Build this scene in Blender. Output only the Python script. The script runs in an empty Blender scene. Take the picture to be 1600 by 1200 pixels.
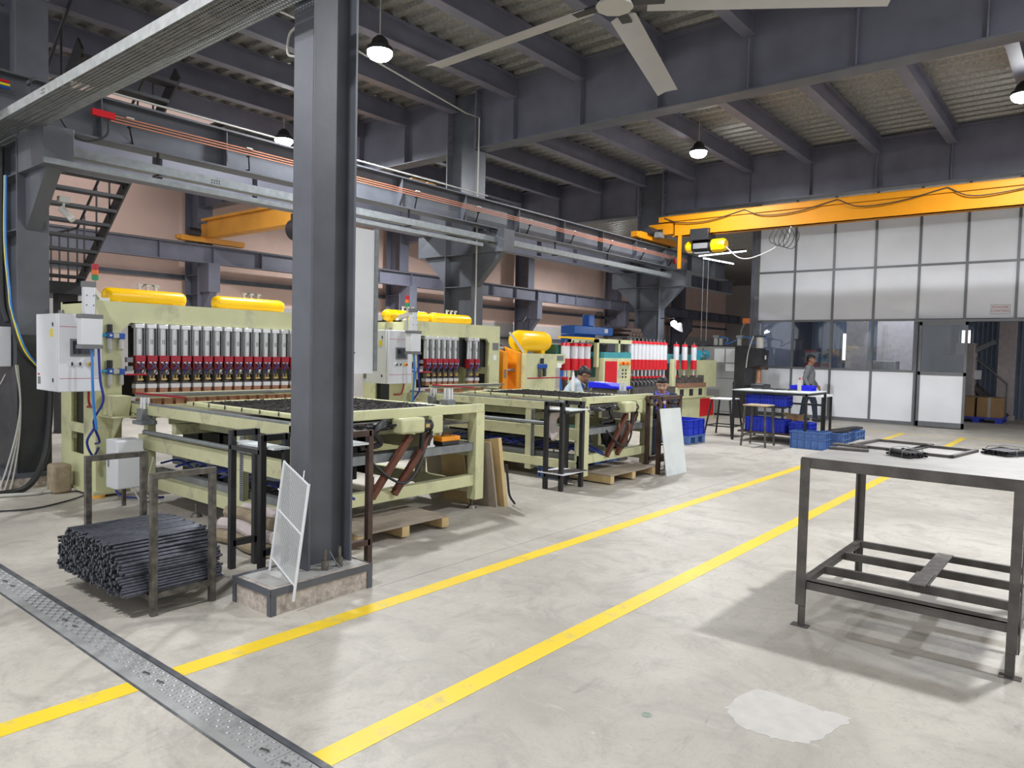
import bpy, math, random
from mathutils import Vector, Matrix
random.seed(7)
S = bpy.context.scene
COL = S.collection
PI = math.pi
# ---------------------------------------------------------------- camera
cam_d = bpy.data.cameras.new('camera'); cam = bpy.data.objects.new('camera', cam_d); COL.objects.link(cam)
cam_d.sensor_width = 36.0; cam_d.lens = 36.0*1136/1600; cam_d.clip_end = 200; cam_d.clip_start = .05
RW = ((0.773533, -0.04507503, 0.63215104), (0.63334514, 0.01906846, -0.77363449), (0.02281745, 0.9988016, 0.04329813))
m4 = Matrix(RW).to_4x4(); m4.translation = (0, 0, 1.55); cam.matrix_world = m4
S.camera = cam
# ---------------------------------------------------------------- world and exposure
W = bpy.data.worlds.new('world'); S.world = W; W.use_nodes = True
bg = W.node_tree.nodes['Background']; bg.inputs[0].default_value = (.93, .95, 1.0, 1); bg.inputs[1].default_value = .85
S.view_settings.view_transform = 'Standard'; S.view_settings.look = 'None'
S.view_settings.exposure = 0.30; S.view_settings.gamma = 1; S.view_settings.use_curve_mapping = False
LAMP_W = 215.0
# ---------------------------------------------------------------- materials
M = {}
def mat(name, col, rough=.5, metal=0., var=.0, scale=6., bump=0., bscale=60., emit=0., dirt=None, dscale=2., spec=.5, stretch=None):
    m = bpy.data.materials.new(name); m.use_nodes = True; M[name] = m
    nt = m.node_tree; b = nt.nodes['Principled BSDF']
    b.inputs['Base Color'].default_value = (*col, 1); b.inputs['Roughness'].default_value = rough
    b.inputs['Metallic'].default_value = metal; b.inputs['Specular IOR Level'].default_value = spec
    if emit:
        b.inputs['Emission Color'].default_value = (*col, 1); b.inputs['Emission Strength'].default_value = emit
    tc = nt.nodes.new('ShaderNodeTexCoord'); src = tc.outputs['Object']
    if stretch:
        mp = nt.nodes.new('ShaderNodeMapping'); mp.inputs['Scale'].default_value = stretch
        nt.links.new(src, mp.inputs[0]); src = mp.outputs[0]
    last = None
    if var:
        n = nt.nodes.new('ShaderNodeTexNoise'); n.inputs['Scale'].default_value = scale; n.inputs['Detail'].default_value = 5
        nt.links.new(src, n.inputs['Vector'])
        r = nt.nodes.new('ShaderNodeMapRange'); r.inputs[1].default_value = .3; r.inputs[2].default_value = .7
        r.inputs[3].default_value = 1-var; r.inputs[4].default_value = 1+var
        nt.links.new(n.outputs['Fac'], r.inputs[0])
        mx = nt.nodes.new('ShaderNodeVectorMath'); mx.operation = 'SCALE'; mx.inputs[0].default_value = col
        nt.links.new(r.outputs[0], mx.inputs['Scale']); last = mx.outputs[0]
    if dirt:
        n = nt.nodes.new('ShaderNodeTexNoise'); n.inputs['Scale'].default_value = dscale; n.inputs['Detail'].default_value = 9; n.inputs['Roughness'].default_value = .7
        nt.links.new(src, n.inputs['Vector'])
        r = nt.nodes.new('ShaderNodeMapRange'); r.inputs[1].default_value = .54; r.inputs[2].default_value = .68; r.inputs[4].default_value = .8
        nt.links.new(n.outputs['Fac'], r.inputs[0])
        mx = nt.nodes.new('ShaderNodeMix'); mx.data_type = 'RGBA'
        nt.links.new(r.outputs[0], mx.inputs[0]); mx.inputs[6].default_value = (*col, 1); mx.inputs[7].default_value = (*dirt, 1)
        if last: nt.links.new(last, mx.inputs[6])
        last = mx.outputs[2]
    if last: nt.links.new(last, b.inputs['Base Color'])
    if bump:
        n = nt.nodes.new('ShaderNodeTexNoise'); n.inputs['Scale'].default_value = bscale; n.inputs['Detail'].default_value = 3
        nt.links.new(src, n.inputs['Vector'])
        bp = nt.nodes.new('ShaderNodeBump'); bp.inputs['Strength'].default_value = bump; bp.inputs['Distance'].default_value = .01
        nt.links.new(n.outputs['Fac'], bp.inputs['Height']); nt.links.new(bp.outputs[0], b.inputs['Normal'])
    return m
mat('wire_white', (.55, .56, .56), .5)
mat('steel', (.092, .098, .114), .42, .0, .18, 3., .06, 30)                     # dark slate-grey paint
mat('steel_ceil', (.140, .140, .178), .5, .0, .15, 2.)
mat('steel_black', (.018, .018, .02), .45, .0, .3, 8.)
mat('wrap', (.035, .036, .04), .38, .0, .2, 5., .5, 9)
mat('iron', (.098, .086, .078), .5, .15, .3, 9., .15, 60)                      # raw brown-black angle iron
mat('iron_rust', (.075, .042, .03), .6, .1, .35, 10., .15, 60)
mat('iron_worn', (.10, .09, .075), .5, .3, .5, 22., .2, 60)
mat('rust_bar', (.13, .045, .025), .6, .1, .3, 12.)
mat('deck', (.30, .29, .27), .42, .55, .25, 25., .3, 90)
mat('cream', (.60, .60, .345), .42, 0, .06, 3., 0, 0, 0, (.36, .35, .25), 2.2)
mat('cream_dirty', (.54, .53, .315), .5, 0, .12, 4., .05, 30, 0, (.25, .22, .16), 4.)
mat('yellow', (.90, .52, .0), .3, 0, .04, 3.)
mat('crane', (.56, .21, .003), .5, 0, .06, 2., spec=.25)
mat('crane_old', (.62, .27, .03), .5, 0, .12, 2.)
mat('orange', (.85, .30, .01), .45, 0, .1, 4.)
mat('white', (.74, .75, .77), .4, 0, .03, 3.)
mat('white_panel', (.83, .835, .86), .45, 0, .04, 1.5)
mat('sheet_white', (.70, .74, .73), .5, 0, .08, 3., 0, 0, 0, (.5, .53, .52), 2.)
mat('paper', (.82, .82, .82), .7)
mat('alu', (.17, .175, .18), .4, .35, .08, 5.)
mat('galv', (.215, .23, .235), .45, .35, .15, 14., .1, 60)
mat('galv_light', (.46, .47, .46), .5, .2, .15, 14.)
mat('galv_dull', (.20, .21, .21), .5, .3, .18, 9., .1, 60)
mat('chrome', (.74, .74, .75), .22, .4)
mat('silver', (.66, .66, .66), .3, .25, .06, 10.)
mat('maroon', (.17, .008, .016), .45, 0, .1, 5.)
mat('red', (.36, .010, .026), .4, 0, .1, 5.)
mat('red_bright', (.62, .006, .015), .35, 0, .05, 5.)
mat('copper', (.42, .22, .14), .45, .5, .25, 12.)
mat('brass', (.62, .45, .18), .35, .8)
mat('bronze', (.46, .17, .09), .5, .2, .1, 6.)
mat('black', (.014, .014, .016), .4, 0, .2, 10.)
mat('rubber', (.022, .022, .024), .6)
mat('blue', (.01, .07, .32), .4)
mat('blue_hose', (.04, .22, .62), .35)
mat('navy_hose', (.015, .03, .24), .4)
mat('teal', (.06, .30, .33), .4, 0, .1, 4.)
mat('cyan_fit', (.02, .28, .42), .35)
mat('crate', (.02, .045, .52), .4, 0, .08, 5.)
mat('crate_pale', (.07, .15, .38), .5, 0, .12, 5.)
mat('crate_bright', (.01, .015, .75), .4)
mat('green_lens', (.01, .25, .09), .3); mat('red_lens', (.45, .01, .03), .3); mat('amber_lens', (.75, .16, .02), .3)
mat('screen', (.03, .035, .05), .15)
mat('label_yellow', (.85, .68, .02), .5)
mat('label_grey', (.18, .18, .18), .5)
mat('ink', (.03, .03, .03), .7); mat('ink_red', (.45, .03, .06), .6)
mat('green_dark', (.04, .14, .11), .5, 0, .2, 6.)
mat('blue_mach', (.02, .13, .5), .4)
mat('wood', (.42, .33, .21), .7, 0, .2, 3., .1, 30, 0, (.24, .18, .11), 3., stretch=(9, 1, 9))
mat('ply', (.34, .28, .22), .7, 0, .15, 2., 0, 0, 0, (.2, .16, .12), 2.)
mat('plank', (.55, .40, .19), .7, 0, .2, 4., .1, 30)
mat('card', (.42, .26, .12), .8, 0, .1, 4.)
mat('sack', (.30, .24, .16), .9, 0, .2, 14., .6, 30)
mat('cloth_pale', (.55, .48, .46), .9, 0, .1, 8.)
mat('skin_fair', (.46, .27, .18), .5, 0, .05, 9.)
mat('skin', (.30, .15, .085), .5, 0, .06, 9.); mat('hair', (.012, .010, .010), .5)
mat('shirt_grey', (.19, .19, .2), .85, 0, .08, 20.); mat('jeans', (.02, .028, .05), .9, 0, .1, 20.)
mat('shirt_pale', (.50, .57, .62), .85, 0, .1, 20.); mat('navy', (.025, .035, .065), .85, 0, .1, 20.)
mat('scarf', (.14, .11, .62), .85, 0, .1, 20.); mat('eye', (.32, .30, .28), .3); mat('lip', (.24, .09, .07), .5)
mat('bolt', (.16, .145, .125), .5, .5, .3, 20.)
mat('wall_paint', (.80, .57, .48), .85, 0, .05, .7, 0, 0, 0, (.70, .50, .42), .5)
mat('wall_low', (.50, .47, .45), .85, 0, .06, .7)
mat('sheet_blue', (.20, .24, .32), .5, 0, .05, 1.)
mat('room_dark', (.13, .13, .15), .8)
mat('fan', (.42, .41, .40), .45, .2, .04, 3.)
mat('rod', (.105, .11, .13), .28, .55, .3, 30.)
mat('rod_end', (.045, .043, .042), .5, .4, .3, 30.)
mat('cab_grey', (.33, .325, .31), .5, 0, .06, 2.)
mat('mesh_bed', (.045, .04, .036), .55, .4, .4, 20.)
mat('table_top', (.37, .355, .33), .5, .25, .15, 5., .08, 40, 0, (.25, .235, .215), 2.5)
mat('pvc', (.46, .45, .41), .5)
mat('orange_pad', (.75, .38, .06), .6)
mat('daylight', (1., .98, .95), .5, emit=2.0)
mat('tube_glow', (.95, .98, 1.), .5, emit=6.)
mat('lamp_lens', (.92, .96, 1.), .5, emit=60.)
mat('paint_yellow', (.86, .60, .03), .45, 0, .05, 3., 0, 0, 0, (.55, .45, .16), 6.)
mat('plate', (.40, .40, .39), .45, .25, .12, 9., 0, 0, 0, (.17, .17, .175), 2.2)
mat('plate_bump', (.27, .27, .27), .4, .3)
mat('edge_angle', (.11, .115, .125), .45, .3, .3, 9., 0, 0, 0, (.3, .3, .29), 3.)
mat('patch', (.56, .53, .49), .85, 0, .06, 14., .2, 40)
mat('green_print', (.30, .42, .33), .8)
mat('flag', (.75, .2, .04), .7)
mat('rough_conc', (.46, .40, .345), .9, 0, .3, 26., 1., 30, 0, (.24, .20, .17), 14.)
mat('conc_grey', (.40, .39, .37), .85, 0, .1, 8., .2, 40)
# glass panes: part mirror, part see-through
g = bpy.data.materials.new('glass'); g.use_nodes = True; M['glass'] = g; nt = g.node_tree; nt.nodes.clear()
o = nt.nodes.new('ShaderNodeOutputMaterial'); mx = nt.nodes.new('ShaderNodeMixShader'); tr = nt.nodes.new('ShaderNodeBsdfTransparent'); gl = nt.nodes.new('ShaderNodeBsdfGlossy')
tr.inputs[0].default_value = (.72, .76, .8, 1); gl.inputs['Roughness'].default_value = .03; gl.inputs[0].default_value = (.9, .9, .9, 1)
fr = nt.nodes.new('ShaderNodeFresnel'); fr.inputs[0].default_value = 1.7
nt.links.new(fr.outputs[0], mx.inputs[0]); nt.links.new(tr.outputs[0], mx.inputs[1]); nt.links.new(gl.outputs[0], mx.inputs[2]); nt.links.new(mx.outputs[0], o.inputs[0])
# floor: power-floated concrete, cloudy, scuffed
def floor_mat():
    m = bpy.data.materials.new('concrete_floor'); m.use_nodes = True; M['floor'] = m; nt = m.node_tree; b = nt.nodes['Principled BSDF']
    L = nt.links.new
    tc = nt.nodes.new('ShaderNodeTexCoord').outputs['Object']
    def noise(s, d=6, r=.6, dist=0., st=None):
        n = nt.nodes.new('ShaderNodeTexNoise'); n.inputs['Scale'].default_value = s; n.inputs['Detail'].default_value = d; n.inputs['Roughness'].default_value = r; n.inputs['Distortion'].default_value = dist
        if st:
            mp = nt.nodes.new('ShaderNodeMapping'); mp.inputs['Scale'].default_value = st; mp.inputs['Rotation'].default_value = (0, 0, .5); L(tc, mp.inputs[0]); L(mp.outputs[0], n.inputs[0])
        else: L(tc, n.inputs[0])
        return n.outputs['Fac']
    def mr(f, a, c, lo, hi):
        r = nt.nodes.new('ShaderNodeMapRange'); r.inputs[1].default_value = a; r.inputs[2].default_value = c; r.inputs[3].default_value = lo; r.inputs[4].default_value = hi; L(f, r.inputs[0]); return r.outputs[0]
    def mixc(f, c1, c2):
        x = nt.nodes.new('ShaderNodeMix'); x.data_type = 'RGBA'; L(f, x.inputs[0])
        for i, c in ((6, c1), (7, c2)):
            if isinstance(c, tuple): x.inputs[i].default_value = (*c, 1)
            else: L(c, x.inputs[i])
        return x.outputs[2]
    c = mixc(mr(noise(.55, 5, .6, .4), .35, .65, 0, 1), (.40, .363, .308), (.58, .537, .464))
    c = mixc(mr(noise(2.2, 10, .72, 1.6), .48, .68, 0, .8), c, (.33, .305, .27))
    c = mixc(mr(noise(3.4, 9, .62, 2.5, (1, 2.2, 1)), .60, .70, 0, .45), c, (.61, .58, .53))
    c = mixc(mr(noise(1.3, 14, .8, 3.5, (2.4, .6, 1)), .57, .70, 0, .7), c, (.20, .19, .18))
    c = mixc(mr(noise(9, 10, .75, .8), .5, .72, 0, .5), c, (.34, .315, .28))
    c = mixc(mr(noise(46, 8, .8), .54, .70, 0, .65), c, (.27, .25, .225))
    L(c, b.inputs['Base Color'])
    L(mr(noise(1.7, 6), .3, .7, .40, .58), b.inputs['Roughness'])
    bp = nt.nodes.new('ShaderNodeBump'); bp.inputs['Strength'].default_value = .2; bp.inputs['Distance'].default_value = .01; L(noise(22, 8, .7), bp.inputs['Height']); L(bp.outputs[0], b.inputs['Normal'])
floor_mat()
# ---------------------------------------------------------------- mesh builder
class MB:
    def __init__(s): s.v = []; s.f = []
    def add(s, vs, fs):
        o = len(s.v); s.v += [tuple(p) for p in vs]; s.f += [tuple(i+o for i in f) for f in fs]; return s
    def box(s, x0, x1, y0, y1, z0, z1):
        x0, x1 = min(x0, x1), max(x0, x1); y0, y1 = min(y0, y1), max(y0, y1); z0, z1 = min(z0, z1), max(z0, z1)
        return s.add([(x0,y0,z0),(x1,y0,z0),(x1,y1,z0),(x0,y1,z0),(x0,y0,z1),(x1,y0,z1),(x1,y1,z1),(x0,y1,z1)],
              [(3,2,1,0),(4,5,6,7),(0,1,5,4),(1,2,6,5),(2,3,7,6),(3,0,4,7)])
    def bar(s, p0, p1, w, h, up=(0,0,1), roll=0.):
        p0 = Vector(p0); p1 = Vector(p1); d = (p1-p0).normalized(); u = Vector(up)
        if abs(d.dot(u)) > .99: u = Vector((1,0,0))
        a = d.cross(u).normalized(); b = a.cross(d)
        if roll: a, b = a*math.cos(roll)+b*math.sin(roll), b*math.cos(roll)-a*math.sin(roll)
        vs = [p+a*i*w/2+b*j*h/2 for p in (p0, p1) for i, j in ((-1,-1),(1,-1),(1,1),(-1,1))]
        return s.add(vs, [(0,1,2,3),(7,6,5,4),(0,4,5,1),(1,5,6,2),(2,6,7,3),(3,7,4,0)])
    def cyl(s, p0, p1, r0, r1=None, n=12, cap=True):
        r1 = r0 if r1 is None else r1
        p0 = Vector(p0); p1 = Vector(p1); d = (p1-p0).normalized(); u = Vector((0,0,1)) if abs(d.z) < .95 else Vector((1,0,0))
        a = d.cross(u).normalized(); b = d.cross(a)
        vs = []
        for p, r in ((p0, r0), (p1, r1)):
            vs += [p+(a*math.cos(2*PI*i/n)+b*math.sin(2*PI*i/n))*r for i in range(n)]
        fs = [(i, (i+1)%n, n+(i+1)%n, n+i) for i in range(n)]
        if cap: fs += [tuple(range(n-1,-1,-1)), tuple(range(n, 2*n))]
        return s.add(vs, fs)
    def lathe(s, p, axis, prof, n=16):      # prof: (distance along axis, radius)
        d = Vector(axis).normalized(); p = Vector(p); u = Vector((0,0,1)) if abs(d.z) < .95 else Vector((1,0,0))
        a = d.cross(u).normalized(); b = d.cross(a); vs = []; fs = []
        for t, r in prof: vs += [p+d*t+(a*math.cos(2*PI*i/n)+b*math.sin(2*PI*i/n))*max(r, 1e-4) for i in range(n)]
        for k in range(len(prof)-1): fs += [(k*n+i, k*n+(i+1)%n, (k+1)*n+(i+1)%n, (k+1)*n+i) for i in range(n)]
        fs += [tuple(range(n-1,-1,-1)), tuple(range((len(prof)-1)*n, len(prof)*n))]
        return s.add(vs, fs)
    def tube(s, pts, r, n=6):
        pts = [Vector(p) for p in pts]; vs = []; fs = []; pa = None
        for i, p in enumerate(pts):
            d = (pts[min(i+1, len(pts)-1)]-pts[max(i-1, 0)]).normalized()
            if pa is None:
                u = Vector((0,0,1)) if abs(d.z) < .9 else Vector((1,0,0)); pa = d.cross(u).normalized()
            else:
                pa = (pa-d*pa.dot(d)); pa = pa.normalized() if pa.length > 1e-5 else d.orthogonal().normalized()
            b = d.cross(pa)
            vs += [p+(pa*math.cos(2*PI*k/n)+b*math.sin(2*PI*k/n))*r for k in range(n)]
        for i in range(len(pts)-1): fs += [(i*n+k, i*n+(k+1)%n, (i+1)*n+(k+1)%n, (i+1)*n+k) for k in range(n)]
        fs += [tuple(range(n-1,-1,-1)), tuple(range((len(pts)-1)*n, len(pts)*n))]
        return s.add(vs, fs)
    def prism(s, poly, axis, a0, a1):       # poly in the other two axes
        n = len(poly)
        def P(q, a): return {'x': (a, q[0], q[1]), 'y': (q[0], a, q[1]), 'z': (q[0], q[1], a)}[axis]
        return s.add([P(q, a0) for q in poly]+[P(q, a1) for q in poly],
            [tuple(range(n-1,-1,-1)), tuple(range(n, 2*n))]+[(i, (i+1)%n, n+(i+1)%n, n+i) for i in range(n)])
    def sph(s, c, rx, ry=None, rz=None, n=12, m=8):
        ry = rx if ry is None else ry; rz = rx if rz is None else rz; vs = []; fs = []
        for j in range(1, m):
            t = PI*j/m
            vs += [(c[0]+rx*math.sin(t)*math.cos(2*PI*i/n), c[1]+ry*math.sin(t)*math.sin(2*PI*i/n), c[2]+rz*math.cos(t)) for i in range(n)]
        top = len(vs); vs += [(c[0], c[1], c[2]+rz), (c[0], c[1], c[2]-rz)]
        for j in range(m-2): fs += [(j*n+i, (j+1)*n+i, (j+1)*n+(i+1)%n, j*n+(i+1)%n) for i in range(n)]
        fs += [(top, i, (i+1)%n) for i in range(n)]+[(top+1, (m-2)*n+(i+1)%n, (m-2)*n+i) for i in range(n)]
        return s.add(vs, fs)
    def capsule(s, a, b, r0, r1, n=12):
        a = Vector(a); b = Vector(b); L = (b-a).length; d = (b-a)/L if L > 1e-6 else Vector((0,0,1))
        prof = [(-r0*math.cos(k*PI/10), r0*math.sin(k*PI/10)) for k in range(0, 6)]+[(L+r1*math.sin(k*PI/10), r1*math.cos(k*PI/10)) for k in range(0, 6)]
        return s.lathe(a, d, prof, n)
    def ibeam(s, p0, p1, D, B, tf=.016, tw=.012, up=(0,0,1)):
        p0 = Vector(p0); p1 = Vector(p1); u = Vector(up).normalized()
        s.bar(p0, p1, tw, D-2*tf, up); s.bar(p0+u*(D/2-tf/2), p1+u*(D/2-tf/2), B, tf, up); s.bar(p0-u*(D/2-tf/2), p1-u*(D/2-tf/2), B, tf, up)
        return s
    def build(s, name, m, parent=None, loc=None, smooth=True, bevel=0., sub=None):
        me = bpy.data.meshes.new(name); vs = s.v
        if loc is not None: vs = [(x-loc[0], y-loc[1], z-loc[2]) for x, y, z in vs]
        me.from_pydata(vs, [], s.f); me.update()
        if smooth:
            me.polygons.foreach_set('use_smooth', [True]*len(me.polygons)); me.set_sharp_from_angle(angle=.6)
        me.materials.append(M[m])
        o = bpy.data.objects.new(name, me); COL.objects.link(o)
        if parent is not None: o.parent = parent
        if bevel:
            b = o.modifiers.new('bevel', 'BEVEL'); b.width = bevel; b.segments = 2; b.limit_method = 'ANGLE'
        return o
def bez(pts, n=24):                          # Catmull-Rom through the points
    P = [Vector(p) for p in pts]; P = [P[0]*2-P[1]]+P+[P[-1]*2-P[-2]]; out = []; k = len(P)-3; per = max(2, n//k)
    for i in range(k):
        a, b, c, d = P[i:i+4]
        for j in range(per):
            t = j/per
            out.append(.5*((2*b)+(c-a)*t+(2*a-5*b+4*c-d)*t*t+(3*b-a-3*c+d)*t**3))
    out.append(P[-2]); return out
def tag(o, label, cat, group=None, kind=None):
    o['label'] = label; o['category'] = cat
    if group: o['group'] = group
    if kind: o['kind'] = kind
    return o
class Thing:                                 # Empty at the base; parts are given in world coordinates
    def __init__(s, name, label, cat, loc, group=None):
        s.loc = loc; o = bpy.data.objects.new(name, None); COL.objects.link(o); o.location = loc; o.empty_display_size = .2
        tag(o, label, cat, group); s.o = o
    def part(s, name, mb, m, parent=None, smooth=True, bevel=0., label=None):
        q = mb.build(name, m, parent or s.o, s.loc, smooth, bevel)
        if label: q['label'] = label
        return q
def single(name, mb, m, label, cat, loc, group=None, bevel=0., smooth=True):
    o = mb.build(name, m, None, loc, smooth, bevel); o.location = loc; return tag(o, label, cat, group)
def struct(name, mb, m, parent=None, smooth=True, kind='structure'):
    o = mb.build(name, m, parent, None, smooth)
    if parent is None: o['kind'] = kind
    return o
def copy_tree(o, parent=None):
    c = o.copy(); COL.objects.link(c); c.parent = parent
    for ch in [x for x in o.children]: copy_tree(ch, c)
    return c
def dup(root, loc, rz=None, label=None, group=None):
    c = copy_tree(root); c.location = loc
    if rz is not None: c.rotation_euler = (0, 0, rz)
    if label: c['label'] = label
    if group: c['group'] = group
    return c
def text(name, body, size, m, loc, rot, parent=None, inv=None):
    cu = bpy.data.curves.new(name, 'FONT'); cu.body = body; cu.size = size; cu.extrude = .0006; cu.align_x = 'CENTER'; cu.align_y = 'CENTER'
    t = bpy.data.objects.new(name, cu); COL.objects.link(t)
    dg = bpy.context.evaluated_depsgraph_get(); me = bpy.data.meshes.new_from_object(t.evaluated_get(dg)); bpy.data.objects.remove(t)
    me.materials.clear(); me.materials.append(M[m]); o = bpy.data.objects.new(name, me); COL.objects.link(o); o.rotation_euler = rot
    if parent is not None:
        o.parent = parent; o.location = Vector(loc)-Vector(inv or (0,0,0))
    else: o.location = loc
    return o
# ---------------------------------------------------------------- grid of the building
GY = [2.78, 9.81, 16.84, 23.87]              # column lines
DECK = 6.22; MB0 = 5.15                       # deck soffit, main beam soffit
PY = 19.8                                     # partition plane
# ================================================================ the setting
fl = MB()
for y0, y1 in ((-6, 1.435), (1.635, 46.2)): fl.box(-19.8, 7, y0, y1, -.12, 0)
fl.box(-19.8, 7, 1.435, 1.635, -.12, -.05)
floor = struct('floor', fl, 'floor', smooth=False)
# drain trench along X: edge angles, thin cover strip and tread plates
for y0, y1 in ((1.435, 1.447), (1.607, 1.635)): MB().box(-10, -1.2, y0, y1, -.05, .002).build('edge_angle', 'edge_angle', floor)
MB().box(-10, -1.2, 1.447, 1.487, -.05, .0005).build('cover_strip', 'plate', floor)
pl = MB().box(0, .997, 1.489, 1.605, -.012, -.002)
tread = MB()
for i in range(25):
    for j in range(4):
        a = PI/4 if (i+j) % 2 else -PI/4
        x = .02+i*.0398; y = 1.505+j*.0282
        c, s_ = math.cos(a), math.sin(a)
        tread.add([(x+u*c-w*s_, y+u*s_+w*c, z) for u, w, z in ((-.0165,0,-.002),(0,-.005,-.002),(.0165,0,-.002),(0,.005,-.002),(-.006,0,.0022),(.006,0,.0022))],
                  [(0,1,4),(1,5,4),(1,2,5),(2,3,5),(3,4,5),(3,0,4)])
slot = MB()
for x in (.06, .92): slot.tube([(x-.022, 1.53, -.002), (x-.018, 1.53, .004), (x+.018, 1.54, .004), (x+.022, 1.54, -.002)], .0035, 6)
P0 = None
for k in range(8):
    if k == 0:
        P0 = pl.build('tread_plate', 'plate', floor); t0 = tread.build('tread_bumps', 'plate_bump', P0, smooth=False); t0['kind'] = 'stuff'
        h0 = slot.build('lifting_bar', 'iron', P0); P0.location = (-9.36, 0, 0)
    else:
        c = copy_tree(P0, floor); c.location = (-9.36+k, 0, 0)
# painted lane lines, joints, patch
for x, w, y1 in ((-3.345, .12, 17.5), (-2.222, .12, 17.5)):
    MB().box(x-w/2, x+w/2, -6, 1.433, .0005, .0016).build('lane_line', 'paint_yellow', floor)
    MB().box(x-w/2, x+w/2, 1.637, y1, .0005, .0016).build('lane_line', 'paint_yellow', floor)
for x0, x1, y in ((-6, 3, 17.45),): MB().box(x0, x1, y, y+.05, .0005, .0014).build('lane_line', 'paint_yellow', floor)
pk = [(-1.245, 3.06), (-1.20, 3.33), (-1.08, 3.36), (-.93, 3.33), (-.80, 3.34), (-.80, 3.22), (-.86, 3.02), (-.98, 2.95), (-1.12, 2.96)]
pp = [(p.x+random.uniform(-.012, .012), p.y+random.uniform(-.012, .012)) for p in bez([(x, y, 0) for x, y in pk+pk[:1]], 72)[:-1]]
MB().prism(pp, 'z', 0, .0012).build('concrete_patch', 'patch', floor)
gp = MB()
for r in (.006, .013, .020):
    n = 20; gp.add([(-1.47+rr*math.cos(2*PI*i/n), 2.77+rr*math.sin(2*PI*i/n), .0012) for rr in (r, r+.0028) for i in range(n)], [(i, (i+1)%n, n+(i+1)%n, n+i) for i in range(n)])
gp.build('round_stamp', 'green_print', floor)
for x in (-4.3,): MB().box(x-.003, x+.003, 10.9, 17, .0003, .0008).build('floor_joint', 'room_dark', floor)
MB().box(-3.62, -3.6175, 3.1, 17, .0003, .0008).build('floor_joint', 'room_dark', floor)
for y in (10.85,): MB().box(-9, 4, y-.003, y+.003, .0003, .0008).build('floor_joint', 'room_dark', floor)

# outer wall on the far left, with girts, and the end wall
wl = MB().box(-19.9, -19.6, -2, 46, 2.75, 9.4); wall_left = struct('wall_left', wl, 'wall_paint')
MB().box(-19.86, -19.58, -2, 46, 0, 2.75).build('plinth_wall', 'wall_low', wall_left)
for z, h in ((3.32, .12), (2.1, .09)): MB().box(-19.6, -19.46, -2, 46, z, z+h).build('girt', 'steel', wall_left)
struct('wall_back', MB().box(-19.9, 7, 46, 46.3, 0, 7), 'wall_low')
# ribbed deck soffit (ribs run along X); a stair opening is left over the left bay
def deck(name, x0, x1, y0, y1):
    m = MB(); prof = []; y = y0; p = .30
    while y < y1-.01:
        for dy, z in ((0, 0), (.11, 0), (.14, .055), (.27, .055)): prof.append((y+dy, DECK+z))
        y += p
    prof.append((y1, DECK)); n = len(prof)
    m.add([(x0, a, z) for a, z in prof]+[(x1, a, z) for a, z in prof]+[(x0, y0, DECK+.16), (x0, y1, DECK+.16), (x1, y0, DECK+.16), (x1, y1, DECK+.16)],
          [(i, n+i, n+i+1, i+1) for i in range(n-1)]+[(2*n, 2*n+1, 2*n+3, 2*n+2)])
    return struct(name, m, 'deck', smooth=False)
deck('ceiling', -13.9, 7, -6, 46); deck('ceiling_bay', -19.6, -13.9, 8.2, 46); deck('ceiling_end', -19.6, -13.9, -6, 5.0)

# ---------------------------------------------------------------- steel columns between the bays
def column(y, label, xf=-8.87, D=.70, B=.30, top=6.2, wrap=False, corb=(1, -1), ped=True, low=MB0):
    x1 = xf-D; xc = (xf+x1)/2
    t = Thing('steel_column', label, 'column', (xc, y, 0), 'slate grey steel columns between the two bays')
    t.part('flange', MB().box(xf-.022, xf, y-B/2, y+B/2, .15, low), 'steel', bevel=.003)
    t.part('flange', MB().box(x1, x1+.022, y-B/2, y+B/2, .15, low), 'steel')
    t.part('web', MB().box(x1+.02, xf-.02, y-.008, y+.008, .15, top), 'steel')
    # end plates bolted to the beam above
    for x in (xf, x1):
        ep = t.part('end_plate', MB().box(x-.02, x+.02, y-B/2, y+B/2, low, DECK-.02), 'steel_ceil')
        b = MB()
        for z in [low+.08+.15*i for i in range(7)]:
            for s_ in (-1, 1): b.cyl((x-.045, y+s_*.09, z), (x+.045, y+s_*.09, z), .017, n=6)
        t.part('bolts', b, 'bolt', ep)
    for z in (2.72, 3.30, 3.69):
        t.part('stiffener', MB().box(x1+.02, xf-.02, y-B/2, y+B/2, z-.008, z+.008), 'steel')
    for s_ in corb:
        xa = xf if s_ > 0 else x1; xb = xa+s_*.72; Y0, Y1 = y-.14, y+.14
        c = t.part('corbel', MB().box(xa, xb, Y0, Y1, 3.30, 3.69), 'steel', bevel=.004)
        t.part('gusset', MB().prism([(xa, 3.30), (xa, 2.72), (xb-s_*.12, 3.30)], 'y', y-.07, y+.07), 'steel', c, smooth=False)
    if ped:
        p = t.part('pedestal', MB().box(x1-.1, xf+.1, y-.33, y+.2, 0, .15), 'rough_conc')
        t.part('edge_frame', MB().box(x1-.1, xf+.103, y-.333, y+.203, .11, .152), 'steel', p)
    if wrap:
        m = MB(); a = .012
        m.box(x1-a, xf+a, y-B/2-a, y+B/2+a, .15, 1.62); t.part('plastic_wrap', m, 'wrap')
    return t
c0 = column(GY[0], 'grey steel column wrapped in black plastic, beside the white control cabinet', wrap=True)
c1 = column(GY[1], 'grey steel column with corbels behind the second welding machine')
c2 = column(GY[2], 'grey steel column under the end of the yellow crane')
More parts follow.
